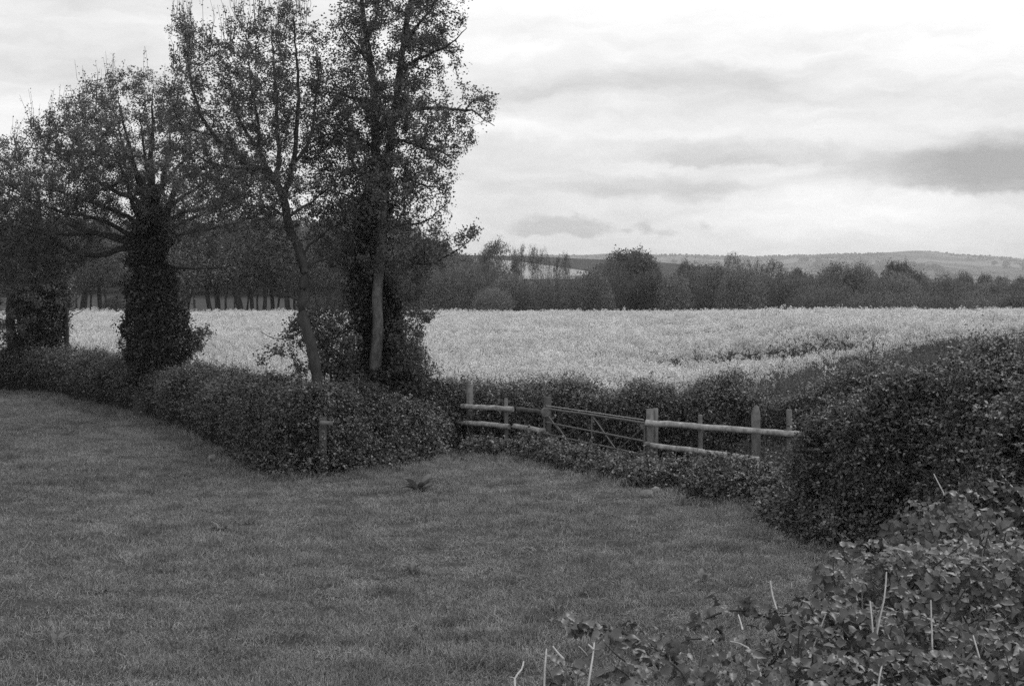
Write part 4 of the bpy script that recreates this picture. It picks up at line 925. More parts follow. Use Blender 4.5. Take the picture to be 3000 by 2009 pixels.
T3Y = 33.0
near_tree('alder_tree', 'tallest tree, a pale bare stem beside a dark ivy-clad one', T3Y,
    [([(1078, 1110, .25), (1076, 1000, .25), (1078, 900, .25), (1086, 780, .2), (1092, 680, .15), (1096, 560, .1), (1100, 480, .1), (1098, 380, .1), (1096, 290, .1), (1088, 210), (1076, 120), (1062, 20), (1058, -80)], .20, .04),
     ([(1103, 1110, -.15), (1104, 1000, -.15), (1108, 860, -.15), (1112, 740, -.1), (1120, 630, -.1), (1130, 540), (1138, 450), (1148, 380), (1160, 300), (1170, 220), (1182, 130), (1200, 20), (1215, -80), (1225, -190)], .145, .05)],
    [([(1162, 330), (1180, 318), (1220, 312), (1280, 312), (1340, 316), (1390, 322), (1420, 345), (1448, 362)], .06, .008), ([(1370, 318), (1390, 290), (1420, 278), (1450, 290)], .02, .006), ([(1096, 300), (1060, 293), (1020, 282), (980, 270), (940, 260)], .06, .01),
     ([(1172, 205), (1210, 185), (1260, 165), (1310, 150), (1370, 100)], .05, .01), ([(1146, 410), (1190, 408), (1230, 430), (1290, 440), (1330, 470)], .045, .01), ([(1098, 540), (1060, 515), (1035, 475), (1015, 435), (985, 410)], .06, .012),
     ([(1092, 660), (1060, 600), (1010, 570), (940, 560)], .045, .01), ([(1116, 690), (1180, 660), (1250, 650), (1310, 600)], .04, .01), ([(1112, 775), (1190, 772), (1260, 775), (1320, 745), (1370, 710), (1395, 670)], .035, .008),
     ([(1106, 735), (1075, 748), (1045, 775), (1030, 800)], .035, .012), ([(1110, 830), (1160, 815), (1165, 790), (1180, 760)], .025, .008), ([(1130, 540), (1180, 520), (1240, 540), (1300, 550)], .04, .01), ([(1085, 200), (1040, 130), (1000, 80), (985, 20)], .045, .01),
     ([(1182, 130), (1240, 60), (1290, 0), (1330, -60)], .045, .01), ([(1150, 370), (1120, 320), (1110, 250)], .04, .02), ([(1078, 130), (1110, 40), (1120, -60)], .04, .012), ([(1092, 430), (1040, 400), (960, 390), (900, 420)], .045, .01), ([(1115, 700), (1180, 720), (1240, 850), (1260, 900)], .02, .006)],
    [(925, 150), (950, 110), (985, 50), (1010, -40), (1050, -150), (1130, -260), (1230, -300), (1310, -220), (1360, -100), (1375, -10), (1392, 40), (1400, 90), (1405, 140), (1385, 185), (1330, 225), (1320, 270), (1390, 262), (1420, 245), (1452, 285), (1462, 300), (1440, 345), (1385, 330), (1370, 390), (1400, 425), (1330, 455), (1315, 490), (1335, 545), (1310, 575), (1328, 630), (1290, 655), (1310, 700), (1395, 668), (1400, 690), (1320, 760), (1270, 800), (1245, 880), (1190, 900), (1150, 850), (1060, 860), (1000, 800), (940, 780), (880, 640), (915, 540), (870, 450), (905, 360), (900, 260)],
    2.6, 8000, 118000, .060, 'alder_leaf', 103, holes=.2, whips=80, sparse=lambda A: .3+.7*smooth(np.abs(A[:, 0]-W(1125, 500, T3Y)[0]), .15, .9), di=1.6, up=.3,
    ivy=[(1118, 1130, 168, 0), (1112, 1095, 128, .1), (1104, 1050, 92, .2), (1110, 1000, 84, .25), (1112, 950, 84, .25), (1108, 900, 74, .25), (1090, 840, 58, .25), (1080, 790, 46, .25), (1078, 740, 40, .2), (1082, 690, 38, .2), (1088, 640, 44, .15), (1095, 600, 48, .1), (1098, 565, 26, .1), (1102, 520, 12, .1), (1102, 470, 3, .1)], ivy_n=40000)
# pale near stem shows its own bark in front of the ivy
def pale_stem():
    root = [o for o in scene.objects if o.name == 'alder_tree'][0]; base = np.array(root.location)
    P = np.array([W(*q) for q in ((1094, 1180, T3Y-.45), (1099, 1070, T3Y-.52), (1108, 960, T3Y-.55), (1105, 870, T3Y-.49), (1114, 760, T3Y-.40), (1118, 660, T3Y-.30), (1126, 560, T3Y-.2), (1138, 450, T3Y-.1))])
    t = MB().tube(spline(P, 40)-base, np.linspace(.145, .085, 40)*(1+.05*np.random.RandomState(8).normal(size=40)), 12, False)
    o = obj('stem', t.mesh('stem'), M_['bark_pale'], root, True); o['label'] = 'pale bare stem in front of the ivy'
pale_stem()

# ivy column at the left edge
near_tree('ivy_clad_tree', 'ivy-clad tree at the left edge behind the clipped hedge', 50.0,
    [([(130, 1050), (128, 950), (120, 860), (130, 780), (120, 700), (110, 560)], .22, .08), ([(196, 1040), (194, 930), (190, 880), (184, 845), (175, 800), (178, 720)], .10, .04), ([(40, 1050), (30, 900), (40, 780), (30, 640)], .2, .06)],
    [([(190, 960), (205, 930), (230, 915), (255, 905)], .02, .008), ([(120, 760), (60, 720), (0, 690)], .06, .02)],
    [(-200, 700), (-100, 620), (0, 600), (120, 640), (190, 700), (240, 800), (215, 900), (200, 1000), (190, 1030), (60, 1040), (-200, 1040)], 1.6, 2200, 30000, .08, 'oak_leaf', 104,
    ivy=[(108, 1045, 92), (110, 1000, 84), (118, 950, 76), (120, 900, 74), (118, 850, 66), (125, 800, 52), (122, 740, 36), (116, 690, 18)], ivy_n=26000)

# shrubs at the feet of the near trees
near_tree('elder_shrub', 'loose leafy shrub between the crooked tree and the ivy-clad stems', 32.0, [([(975, 1120), (960, 1050), (930, 990)], .03, .01), ([(985, 1120), (1000, 1040), (1010, 960)], .03, .01), ([(965, 1120), (930, 1070), (890, 1030)], .02, .008)], [],
    [(845, 960), (880, 915), (950, 900), (1010, 910), (1040, 960), (1040, 1100), (960, 1110), (900, 1090), (930, 1010), (860, 1000)], .9, 900, 6500, .075, 'alder_leaf', 111, holes=.5, dk=.2)
near_tree('elder_shrub', 'ragged shrub on the right foot of the ivy-clad stems', 32.5, [([(1205, 1120), (1215, 1040), (1230, 960)], .025, .008), ([(1195, 1120), (1180, 1030), (1195, 940)], .025, .008)], [],
    [(1150, 1000), (1170, 930), (1230, 900), (1290, 925), (1240, 960), (1250, 1060), (1290, 1110), (1180, 1115), (1140, 1080)], .8, 700, 5500, .07, 'alder_leaf', 112, holes=.5, dk=.2)
near_tree('elm_sucker', 'leafy sucker springing out right of the ivy-smothered oak trunk', 42.6, [([(505, 1120), (520, 1030), (560, 985), (610, 958)], .025, .008), ([(500, 1120), (540, 1050), (590, 1010)], .02, .008)], [],
    [(480, 1040), (530, 1000), (590, 965), (625, 955), (625, 985), (590, 1010), (600, 1030), (540, 1060), (500, 1100)], .6, 420, 2300, .08, 'alder_leaf', 113, holes=.5, dk=.2)
near_tree('elm_sucker', 'leafy sucker low on the left of the ivy-smothered oak trunk', 43.4, [([(390, 1100), (375, 1040), (345, 1005)], .02, .008)], [],
    [(400, 1050), (380, 1000), (335, 1000), (350, 1015), (365, 1060)], .5, 200, 800, .08, 'alder_leaf', 114, holes=.5, dk=.2)
near_tree('bramble_spray', 'arching bramble spray against the crop left of the crooked trunk', 31.0, [([(885, 1120), (870, 1070), (845, 1045), (810, 1035), (785, 1050)], .012, .005), ([(880, 1120), (875, 1080), (860, 1060)], .012, .005)], [],
    [(780, 1050), (800, 1030), (850, 1030), (885, 1060), (890, 1115), (870, 1100), (850, 1060)], .3, 200, 900, .07, 'alder_leaf', 115, holes=.5, dk=.15)

# ------------------------------------------------------------------ fence, gate, posts
def post(mb, px, top, Y, w, sides=None, taper=.95, point=False, rz=.3):
    x = (px-CX)/FPX*Y; z0 = float(H(np.array(x), np.array(Y)))-.25; z1 = Zat(top, Y)
    if sides:
        P = [(x, Y, z0), (x+.01, Y, (z0+z1)/2), (x, Y, z1-.02), (x, Y, z1)]; R = [w/2*1.03, w/2, w/2*taper, w/2*taper*.8]
        if point: P = P[:2]+[(x, Y, z1-.16), (x+.01, Y, z1-.05), (x+.015, Y, z1)]; R = [w/2*1.03, w/2, w/2*.98, w/2*.6, w/2*.12]
        mb.tube(P, R, sides)
    else: mb.box((x, Y, (z0+z1)/2), w, w, z1-z0, rz)
    return x
def rail_pts(a, b, n=9, wob=.004, seed=0):
    r = np.random.RandomState(seed); S = np.array(a)+(np.array(b)-np.array(a))*np.linspace(0, 1, n)[:, None]; S[1:-1] += r.normal(size=(n-2, 3))*wob; return S
def build(root, name, mb, m, parent=None, sm=True, label=None):
    base = np.array(root.location); mb.V = [v-base for v in mb.V]; o = obj(name, mb.mesh(name), m, parent or root, sm)
    if label: o['label'] = label
    return o
# left length of rustic fence
g = np.array(W(1430, 1300, 32.7)); fl = thing('rail_fence', 'rustic two-rail fence between the hedge corner and the steel gate', 'fence', (g[0], g[1], 0))
mb = MB(); post(mb, 1375, 1125, 33.1, .15, rz=.2); build(fl, 'post', mb, M_['wood'], sm=False)
mb = MB(); post(mb, 1482, 1166, 32.5, .10, 9); build(fl, 'post', mb, M_['wood'])
mb = MB(); mb.tube(rail_pts(W(1352, 1189, 32.95), W(1503, 1198, 32.3), seed=1), np.linspace(.058, .064, 9), 10); build(fl, 'rail', mb, M_['lichen_wood'], label='lichened upper rail')
mb = MB(); mb.tube(rail_pts(W(1338, 1235, 32.95), W(1492, 1249, 32.3), seed=2), np.linspace(.058, .06, 9), 10); build(fl, 'rail', mb, M_['lichen_wood'])
mb = MB(); mb.tube(rail_pts(W(1505, 1248, 32.15), W(1596, 1262, 31.75), seed=3), np.linspace(.062, .06, 9), 10); build(fl, 'rail', mb, M_['lichen_wood'])
mb = MB(); mb.tube(rail_pts(W(1395, 1293, 32.6), W(1488, 1309, 32.2), seed=4), np.linspace(.05, .05, 9), 10); build(fl, 'rail', mb, M_['lichen_wood'])
mb = MB(); mb.tube(rail_pts(W(1515, 1199, 32.1), W(1592, 1206, 31.75), seed=5), np.linspace(.055, .05, 9), 10); build(fl, 'rail', mb, M_['dark_wood'], label='dark overgrown rail end')
gp = thing('gate_post', 'dark wooden post at the left end of the steel gate with a round timber end', 'post', tuple(W(1604, 1400, 31.9)*[1, 1, 0]))
mb = MB(); post(mb, 1604, 1162, 31.9, .16, rz=.1); build(gp, 'upright', mb, M_['dark_wood'], sm=False)
mb = MB(); q = W(1596, 1207, 31.7); mb.tube([q, q+[.02, -.07, 0]], [.105, .10], 14); build(gp, 'timber_end', mb, M_['wood'])
# steel gate: runs from a (left, farther) to b (right, nearer)
GA, GB = np.array([(1593-CX)/FPX*32.2, 32.2-.4]), np.array([(1889-CX)/FPX*29.6, 29.6-.1])
GA, GB = np.array([(1593-CX)/FPX*31.8, 31.8]), np.array([(1889-CX)/FPX*29.5, 29.5])
def gpt(px, py):
    k = (px-CX)/FPX; d = GB-GA; t = (GA[0]-k*GA[1])/(k*d[1]-d[0]); p = GA+d*t; return np.array([p[0], p[1], Zat(py, p[1])])
gate = thing('field_gate', 'sagging tubular steel field gate half swallowed by brambles', 'gate', (float(GA[0]), float(GA[1]), 0))
def bar(name, a, b, r, m='metal'):
    mb = MB(); mb.tube(rail_pts(gpt(*a), gpt(*b), 6, .003, len(name)), r, 8); return build(gate, name, mb, M_[m])
bar('top_rail', (1592, 1195), (1889, 1239), .024); bar('rail', (1593, 1235), (1888, 1292), .019); bar('rail', (1593, 1269), (1888, 1332), .019)
bar('rail', (1593, 1303), (1888, 1366), .019); bar('rail', (1594, 1323), (1888, 1388), .019); bar('rail', (1594, 1344), (1888, 1408), .019)
bar('stile', (1594, 1190), (1595, 1352), .023); bar('stile', (1888, 1236), (1889, 1412), .023); bar('upright', (1733, 1216), (1734, 1376), .015)
for a, b in (((1627, 1241), (1684, 1320)), ((1735, 1218), (1830, 1352)), ((1882, 1254), (1782, 1345)), ((1692, 1252), (1622, 1316)), ((1596, 1206), (1640, 1262))): bar('brace', a, b, .014)
mb = MB(); a, b = gpt(1600, 1190)+[0, -.03, .02], gpt(1886, 1233)+[0, -.03, .03]; mb.tube(rail_pts(a, b, 8, .002, 7), .009, 6); build(gate, 'wire', mb, M_['wire'])
mb = MB()
c = [gpt(1872, 1239)+[0, -.012, 0], gpt(1887, 1241)+[0, -.012, 0], gpt(1887, 1274)+[0, -.012, 0]]; mb.add(c+[p+[0, .02, 0] for p in c], T=[[0, 1, 2], [3, 5, 4]], Q=[[0, 3, 4, 1], [1, 4, 5, 2], [2, 5, 3, 0]]); build(gate, 'gusset', mb, M_['metal'], sm=False)
# right length of fence
fr = thing('rail_fence', 'two-rail fence of round timber right of the gate, sloping into the tall hedge', 'fence', tuple(W(2110, 1400, 28.7)*[1, 1, 0]))
mb = MB(); post(mb, 1904, 1198, 29.55, .13, rz=.15); build(fr, 'post', mb, M_['wood'], sm=False, label='square gatepost, front half')
mb = MB(); post(mb, 1920, 1196, 29.62, .10, rz=.15); build(fr, 'post', mb, M_['wood'], sm=False)
mb = MB(); post(mb, 2051, 1214, 28.95, .095, 10); build(fr, 'post', mb, M_['wood'])
mb = MB(); post(mb, 2214, 1186, 28.55, .19, 12, point=True); build(fr, 'post', mb, M_['wood'], label='thick round post with a weathered point')
mb = MB(); post(mb, 2312, 1199, 28.0, .12, 10); build(fr, 'post', mb, M_['wood'])
mb = MB(); mb.tube(rail_pts(W(1893, 1238, 29.4), W(2342, 1272, 27.8), 14, .006, 8), np.linspace(.066, .062, 14)+np.random.RandomState(3).normal(0, .003, 14), 12); build(fr, 'rail', mb, M_['lichen_wood'], label='long pale upper rail')
mb = MB(); mb.tube(rail_pts(W(1896, 1302, 29.4), W(2225, 1346, 28.15), 12, .006, 9), np.linspace(.056, .06, 12), 12); build(fr, 'rail', mb, M_['lichen_wood'])
mb = MB(); q = W(1897, 1300, 29.3); mb.tube([q+[-.06, 0, 0], q+[.05, 0, 0]], [.05, .055], 8); build(fr, 'rail_end', mb, M_['wood'])
# stile post in the hedge
sp = thing('stile_post', 'short wooden post with a cross-board half hidden in the bramble hedge', 'post', tuple(W(945, 1400, 27.9)*[1, 1, 0]))
mb = MB(); post(mb, 945, 1222, 28.52, .15, rz=.25); build(sp, 'upright', mb, M_['dark_wood'], sm=False)
mb = MB(); q = W(956, 1239, 28.37); mb.box(q, .27, .05, .085, .15, .06); build(sp, 'cross_board', mb, M_['wood'], sm=False)

# ------------------------------------------------------------------ things lying in the grass
def slab(px, py, ln, wd, th, rz, label, name='stone', m='stone', seed=1):
    Y = float(ground_depth(py)); x = (px-CX)/FPX*Y; z = float(H(np.array(x), np.array(Y)))
    r = np.random.RandomState(seed); mb = MB(); n = 9; a = np.linspace(0, 6.28, n, endpoint=False); R = r.uniform(.75, 1.1, n)
    lo = np.stack([np.cos(a)*R*ln/2, np.sin(a)*R*wd/2, np.zeros(n)], 1); hi = lo*[.86, .86, 1]+[0, 0, th]; hi[:, 2] += r.normal(0, th*.18, n)
    V = np.vstack([lo, hi, [[0, 0, th*1.1]]]); Q = [[i, (i+1) % n, n+(i+1) % n, n+i] for i in range(n)]; T = [[n+i, n+(i+1) % n, 2*n] for i in range(n)]
    mb.add(V, Q, T); o = obj(name, mb.mesh(name), M_[m]); o.location = (x, Y, z+.06); o.rotation_euler = (r.normal(0, .08), r.normal(0, .08), rz); tag(o, label, 'stone' if name == 'stone' else 'litter')
slab(1892, 1466, .30, .12, .07, .2, 'long pale flat stone in the grass below the right-hand fence', seed=2)
slab(1922, 1457, .18, .10, .07, .5, 'small pale stone touching the long flat one', seed=3)
slab(621, 1354, .18, .10, .07, .1, 'single pale stone at the foot of the clipped hedge', seed=4)
slab(1291, 1347, .14, .09, .06, .3, 'pale scrap of stone at the foot of the bramble hedge', seed=5)
slab(766, 1687, .09, .04, .03, .2, 'tiny pale chip lying in the open grass', seed=6)
def rosette(px, py, size, n, label, seed, m='weed'):
    Y = float(ground_depth(py)); x = (px-CX)/FPX*Y; z = float(H(np.array(x), np.array(Y))); rng = np.random.RandomState(seed)
    t = thing('dock_plant', label, 'plant', (x, Y, z), 'dock and thistle rosettes in the pasture')
    mesh = []
    for v in range(3):
        L = size*(1+.2*v); k = 6; s = np.linspace(0, 1, k); w = .11*size*np.sin(pi*(s*.9+.08))*1.6; cz = .5*L*np.sin(s*1.9)*.7; cx = L*s
        V = np.vstack([np.stack([cx, -w, cz+w*.4], 1), np.stack([cx, 0*s, cz], 1), np.stack([cx, w, cz+w*.4], 1)])
        Q = [[r*k+i, r*k+i+1, (r+1)*k+i+1, (r+1)*k+i] for r in (0, 1) for i in range(k-1)]
        mesh.append(new_mesh('leaf', V, Q))
    for i in range(n):
        o = obj('leaf', mesh[i % 3], M_[m], t, True); o.rotation_euler = (rng.normal(0, .2), rng.normal(-.1, .25), i*6.28/n+rng.normal(0, .3))
rosette(1226, 1446, .34, 12, 'dock rosette alone in the grass below the left fence', 1); rosette(650, 1556, .20, 9, 'dark weed rosette in the left of the pasture', 2)
rosette(1205, 1668, .16, 9, 'weed rosette in the middle of the open pasture', 3); rosette(165, 1880, .20, 10, 'weed rosette at the bottom left of the pasture', 4); rosette(2060, 1712, .18, 9, 'weed rosette just beyond the arching bramble', 5)
rosette(2003, 1487, .2, 9, 'pale-leaved weed beside the ivy bank', 6)

# ------------------------------------------------------------------ foreground brambles
def leaflet(cx, cy, ang, L, w, rng, k=7):
    """serrated leaflet, folded on its midrib and drooping to the tip: 3 x k grid"""
    s = np.linspace(0, 1, k); prof = w*np.sin(pi*np.clip(s, 0, 1)**.75)**.8*(1+.16*np.array([0, 1, -1]*4)[:k]); prof[0] = .004; prof[-1] = .001
    droop = -.4*L*s**2+rng.normal(0, .004, k); cup = .42*prof
    V = np.vstack([np.stack([L*s, -prof, droop+cup-.10*prof], 1), np.stack([L*s, 0*s, droop-.15*prof], 1), np.stack([L*s, prof, droop+cup], 1)])
    c, sn = math.cos(ang), math.sin(ang); V = V@np.array([[c, sn, 0], [-sn, c, 0], [0, 0, 1]])+[cx, cy, 0]
    return V, [[r*k+i, r*k+i+1, (r+1)*k+i+1, (r+1)*k+i] for r in (0, 1) for i in range(k-1)]
def bramble_leaf(seed):
    rng = np.random.RandomState(seed); mb = MB(); L = rng.uniform(.062, .074)
    mb.add(*leaflet(.03, 0, rng.normal(0, .1), L*1.1, .026, rng)); mb.add(*leaflet(.022, .004, 1.15+rng.normal(0, .12), L*.9, .021, rng)); mb.add(*leaflet(.022, -.004, -1.15+rng.normal(0, .12), L*.9, .021, rng))
    mb.tube([(-.03, 0, -.012), (0, 0, 0), (.034, 0, 0)], .0012, 3, False); return mb.mesh('leaf')
LEAF = [bramble_leaf(s) for s in range(7)]
for me in LEAF: me.materials.append(M_['bramble']); me.polygons.foreach_set('use_smooth', np.ones(len(me.polygons), bool))
def simple_leaf_geo(seed):
    rng = np.random.RandomState(seed); mb = MB()
    for a, L in ((0, .07), (1.15, .058), (-1.15, .058)):
        mb.add(*leaflet(.02*math.cos(a), .02*math.sin(a), a, L, .024, rng, 4))
    return np.concatenate(mb.V), np.concatenate(mb.Q)
def euler_frames(O, rng, tilt=.52):
    """frames whose z leans to O, random spin"""
    n = len(O); z = O+rng.normal(size=(n, 3))*tilt; z /= np.linalg.norm(z, axis=1)[:, None]
    x = rng.normal(size=(n, 3))+O*[.8, .8, 0]; x -= (x*z).sum(1)[:, None]*z; x /= np.linalg.norm(x, axis=1)[:, None]
    return np.stack([x, np.cross(z, x), z], 2)
from mathutils import Matrix
def put_leaves(root, P, O, S, rng, n_parts):
    """the nearest leaves become parts, the rest one joined mass"""
    base = np.array(root.location); Fm = euler_frames(O, rng); vis = np.argsort(np.linalg.norm(P-[0, 0, EYE], axis=1)-rng.uniform(0, .3, len(P))); top = vis[:n_parts]; rest = vis[n_parts:]
    for i in top:
        o = bpy.data.objects.new('leaf', LEAF[rng.randint(len(LEAF))]); C.objects.link(o); o.parent = root
        M4 = np.eye(4); M4[:3, :3] = Fm[i]*S[i]; M4[:3, 3] = P[i]-base; o.matrix_local = Matrix(M4.tolist())
    if len(rest):
        Vs, Qs, off = [], [], 0
        geo = [simple_leaf_geo(q) for q in range(3)]
        for i in rest:
            v, q = geo[i % 3]; Vs.append(v*S[i]@Fm[i].T+P[i]-base); Qs.append(q+off); off += len(v)
        o = obj('leaves', new_mesh('leaves', np.concatenate(Vs), np.concatenate(Qs)), M_['bramble'], root, True); o['kind'] = 'stuff'
def cane(root, pts, r0, r1, m='cane', name='cane'):
    S = spline(np.array(pts), 14); mb = MB(); mb.tube(S, np.linspace(r0, r1, 14), 6); build(root, name, mb, M_[m]); return S
_bl = SN(91, 8, 1.6)
def mound_top(x, y):                        # top of the bramble bank
    edge = x-(.62+(y-5)*.50); cover = smooth(edge, -.12, .16)
    rear = 1-smooth(y, 7.7, 8.5)
    P = np.stack([x, y, 0*x], -1)
    z = 2.72+.015*(y-5)+.08*_bl(P)+.05*_bl(P*2.7)+.12*smooth(x, 1.9, 2.6)*smooth(y, 6.6, 7.6)
    g_ = H(x, y)
    return g_+np.maximum(z-g_, 0)*cover*rear, cover*rear
def bramble(lab, x0, x1, y0, y1, n, seed, parts, canes, sprouts=()):
    rng = np.random.RandomState(seed); x = rng.uniform(x0, x1, n*3); y = rng.uniform(y0, y1, n*3); zt, c = mound_top(x, y); gapn = SN(92, 8, 3.2)(np.stack([x, y, 0*x], 1)); k = (c > .08) & (x < .43*y+.3) & (rng.uniform(0, 1, n*3) < np.clip(.75+.5*gapn, .06, 1)); x, y, zt = x[k][:n], y[k][:n], zt[k][:n]
    e = .05; zx = (mound_top(x+e, y)[0]-mound_top(x-e, y)[0])/(2*e); zy = (mound_top(x, y+e)[0]-mound_top(x, y-e)[0])/(2*e)
    O = np.stack([np.clip(-zx, -.9, .9), np.clip(-zy, -.8, .8)-.45, np.ones(len(x))*1.2], 1); O /= np.linalg.norm(O, axis=1)[:, None]
    g_ = H(x, y); d = np.abs(rng.normal(0, .15, len(x)))-.09; flank = rng.uniform(0, 1, len(x)) < np.clip(1.1-(x-(.62+(y-5)*.5))*2.2, 0, .75); d = np.where(flank, rng.uniform(0, .9, len(x)), d); z = np.maximum(zt-d, g_+.05)
    root = thing('bramble_bush', lab, 'bramble', (float((x0+x1)/2), float((y0+y1)/2), float(H(np.array((x0+x1)/2), np.array((y0+y1)/2)))), 'brambles on the near bank')
    P = np.stack([x, y, z], 1); S = rng.uniform(.42, .85, len(P))
    extraP, extraO = [], []
    for pts, r0, r1, nl in canes:
        Sx = cane(root, pts, r0, r1); q = rng.randint(2, 14, nl); pp = Sx[q]+rng.normal(size=(nl, 3))*[.035, .035, .02]+[0, 0, .01]; extraP.append(pp); extraO.append(np.tile([0, -.35, 1.], (nl, 1))+rng.normal(size=(nl, 3))*.3)
    for _ in range(max(3, n//60) if len(P) else 0):          # short upright shoots and canes inside the mound
        i = rng.randint(len(P)); a = P[i]+[0, 0, -.35]; b = P[i]+[rng.normal(0, .16), rng.normal(0, .16), rng.uniform(.02, .12)]; cane(root, [a, (a+b)/2+rng.normal(size=3)*.05, b], .005, .0025)
    if extraP: P = np.vstack([P]+extraP); O = np.vstack([O]+extraO); S = np.r_[S, rng.uniform(.45, .85, len(P)-len(S))]
    put_leaves(root, P, O, S, rng, parts); return root
def w3(px, py, Y): return tuple(W(px, py, Y))
bramble('large bramble bush at the lower right, front part holding the dry stalks', .6, 2.4, 4.7, 6.1, 1700, 201, 290, [])
bramble('large bramble bush at the lower right, middle part below its crest', 1.0, 3.1, 6.1, 7.4, 1700, 202, 290, [])
bramble('large bramble bush at the lower right, crest against the tall hedge', 1.7, 3.9, 7.3, 8.6, 1400, 205, 290, [])
bramble('sprawling low bramble with arching canes left of the large bramble bush', .40, 1.3, 4.7, 6.2, 60, 203, 240,
    [([w3(2420, 1905, 6.0), w3(2250, 1808, 6.1), w3(2150, 1786, 6.1), w3(2075, 1808, 6.1), w3(1992, 1858, 6.0)], .007, .003, 34), ([w3(2120, 2040, 5.2), w3(1960, 1925, 5.4), w3(1862, 1868, 5.5), w3(1770, 1842, 5.6), w3(1640, 1837, 5.7)], .007, .0025, 34),
     ([w3(2045, 2060, 5.3), w3(2050, 1960, 5.4), w3(2060, 1895, 5.5)], .008, .006, 9), ([w3(1920, 2060, 5.0), w3(1880, 1975, 5.1), w3(1810, 1920, 5.2), w3(1770, 1880, 5.3)], .006, .003, 18), ([w3(2200, 2040, 5.3), w3(2190, 1940, 5.5), w3(2195, 1870, 5.6)], .008, .005, 14),
     ([w3(2110, 1875, 5.8), w3(2070, 1870, 5.8), w3(2010, 1872, 5.8)], .005, .003, 9), ([w3(2040, 2050, 5.1), w3(1990, 1960, 5.2), w3(1940, 1940, 5.3), w3(1900, 1950, 5.3)], .006, .003, 18)])
bramble('small low bramble sprays at the bottom edge of the grass', .05, .5, 4.6, 5.0, 4, 204, 60,
    [([w3(1760, 2050, 4.9), w3(1700, 1960, 5.0), w3(1660, 1950, 5.0)], .004, .002, 9), ([w3(1640, 2060, 4.9), w3(1650, 1990, 4.9), w3(1700, 1975, 4.9)], .004, .002, 8), ([w3(1850, 2050, 4.9), w3(1840, 1980, 5.0), w3(1800, 1950, 5.0)], .004, .002, 9)])
# tall sprig of broad leaves standing up from the bush
def sprig(px, py, Y, size, n, lab, seed):
    rng = np.random.RandomState(seed); p = W(px, py, Y); t = thing('leafy_sprig', lab, 'plant', (p[0], p[1], p[2]-.45), 'broad-leaved sprigs above the brambles')
    cane(t, [p+[.05, .02, -.45], p+[.02, 0, -.2], p], .006, .003)
    for i in range(n):
        mb = MB(); mb.add(*leaflet(.015, 0, 0, size, size*.42, rng, 9)); me = mb.mesh('leaf'); me.materials.append(M_['weed'])
        o = obj('leaf', me, None, t, True); a = i*2.4+rng.normal(0, .3); o.location = np.array([0, 0, .45])+[.02*math.cos(a), .02*math.sin(a), -.05*i/ n*2+rng.normal(0, .012)]; o.rotation_euler = (rng.normal(0, .3), rng.uniform(-.1, .5), a)
sprig(2772, 1466, 8.0, .13, 9, 'large drooping broad leaves at the top of the bramble bush', 5); sprig(2925, 1500, 8.0, .09, 7, 'smaller broad-leaved sprig near the right edge', 6); sprig(2715, 1520, 7.9, .08, 6, 'small leafy tip left of the large drooping leaves', 7)
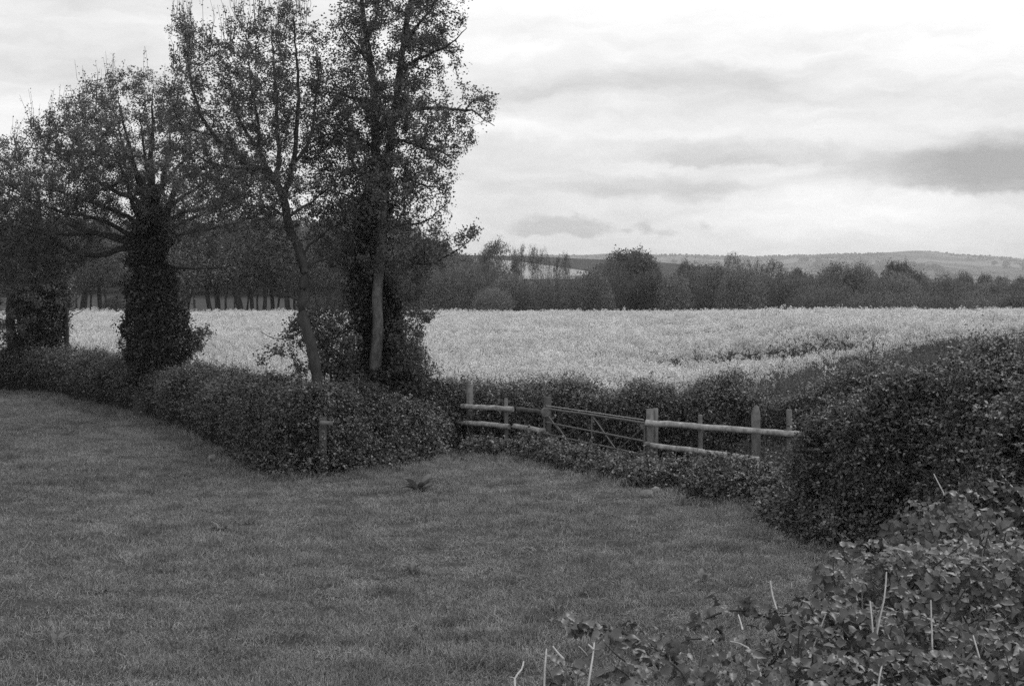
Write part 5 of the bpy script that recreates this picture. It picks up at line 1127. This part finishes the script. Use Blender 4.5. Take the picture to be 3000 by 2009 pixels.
# dry pale stalks
def stalk(lab, lines, Y, r=.0042):
    t = thing('dry_stalk', lab, 'stalk', tuple(W(lines[0][-1][0], lines[0][-1][1], Y)), 'dry pale stalks in the brambles')
    for i, l in enumerate(lines):
        n = len(l); P = [W(a, b, Y+.08*j*(1 if i % 2 else -1)) for j, (a, b) in enumerate(l)]
        mb = MB(); S = spline(np.array(P), 7) ; mb.tube(S, np.linspace(r*.7, r, 7), 6); build(t, 'stem' if i == 0 else 'branch', mb, M_['straw'])
for lab, lines, Y in (('tall dry stalk, the tallest of the forked clump', [[(2597, 1675), (2592, 1745), (2570, 1850), (2563, 1945)]], 5.7), ('dry stalk crossing the tallest one', [[(2549, 1760), (2556, 1830), (2562, 1940)], [(2585, 1770), (2560, 1830), (2545, 1880)]], 5.6),
                      ('straight upright dry stalk of a V-shaped pair', [[(2727, 1757), (2730, 1850), (2732, 1925)], [(2767, 1794), (2745, 1850), (2734, 1905)]], 5.6), ('leaning dry stalk at the lower right of the bush', [[(2851, 1861), (2868, 1920), (2893, 2020)], [(2888, 1857), (2872, 1920), (2858, 1965)]], 5.3),
                      ('slanting dry stalk left of the forked clump', [[(2421, 1792), (2400, 1850), (2373, 1917)]], 5.7), ('short thick dry stalk at the bottom edge', [[(2585, 1945), (2578, 1975), (2570, 2030)]], 5.0), ('dry stalk high in the right of the bush', [[(2895, 1578), (2897, 1640), (2904, 1692)]], 6.9),
                      ('bent dry stalk in the grass left of the bush', [[(2257, 1701), (2264, 1745), (2276, 1785)]], 6.2), ('thin dry stalk among leaves left of the clump', [[(2526, 1710), (2527, 1790)]], 6.2), ('bare upright dry stalk at the bottom of the grass', [[(1601, 1900), (1597, 1950), (1594, 2030)]], 5.0),
                      ('forked pale twig at the bottom edge', [[(1741, 1882), (1737, 1920), (1732, 1950), (1720, 2030)], [(1696, 1893), (1720, 1920), (1732, 1950)], [(1724, 1887), (1740, 1903)]], 5.0), ('small forked twig left of the upright stalk', [[(1534, 1937), (1528, 1960), (1508, 1987), (1512, 2030)], [(1495, 1983), (1508, 1987)]], 5.0),
                      ('short curved stalk among the low sprays', [[(1620, 1893), (1635, 1912), (1652, 1930)]], 5.0), ('pale broken stem across the arching bramble', [[(2140, 1878), (2190, 1895), (2225, 1965), (2240, 2020)]], 5.2), ('dry stem hanging under the arching cane', [[(2163, 1800), (2170, 1822), (2176, 1845)]], 5.9),
                      ('dry stem inside the left part of the bush', [[(2495, 1695), (2505, 1735), (2512, 1760)]], 6.2), ('pale forked twig before the tall hedge at the right edge', [[(2935, 1392), (2965, 1425), (3000, 1455), (3030, 1490)], [(2918, 1407), (2950, 1417), (2965, 1424)]], 8.3), ('thin pale stem above the large drooping leaves', [[(2736, 1388), (2748, 1412), (2768, 1450)]], 8.2),
                      ('bleached stem lying over the left flank of the bush', [[(2597, 1600), (2630, 1607), (2660, 1618), (2690, 1640)]], 7.2)):
    stalk(lab, lines, Y)
# whorled narrow-leaved plants low in the bush
def whorl(px, py, Y, R, n, lab, seed):
    rng = np.random.RandomState(seed); p = W(px, py, Y); t = thing('lupin_plant', lab, 'plant', (p[0], p[1], p[2]-.3), 'whorled narrow leaves low in the brambles')
    cane(t, [p+[.03, 0, -.3], p+[.01, 0, -.1], p], .004, .002); mb = MB(); mb.add(*leaflet(.004, 0, 0, R, R*.085, rng, 7)); me = mb.mesh('leaflet'); me.materials.append(M_['weed'])
    for i in range(n):
        o = obj('leaflet', me, None, t, True); o.location = (0, 0, .3); a = i*6.28/n
        q = Matrix.Rotation(.9, 4, 'X')@Matrix.Rotation(a, 4, 'Z')@Matrix.Rotation(-.25+rng.normal(0, .1), 4, 'Y'); o.matrix_local = Matrix.Translation((0, 0, .3))@q
whorl(2822, 1938, 5.2, .062, 9, 'whorl of narrow leaves between the dry stalks', 1); whorl(2793, 1990, 4.95, .085, 10, 'larger whorl of narrow leaves at the bottom edge', 2); whorl(2650, 1878, 5.5, .055, 8, 'small whorl of narrow leaves beside the forked clump', 3)
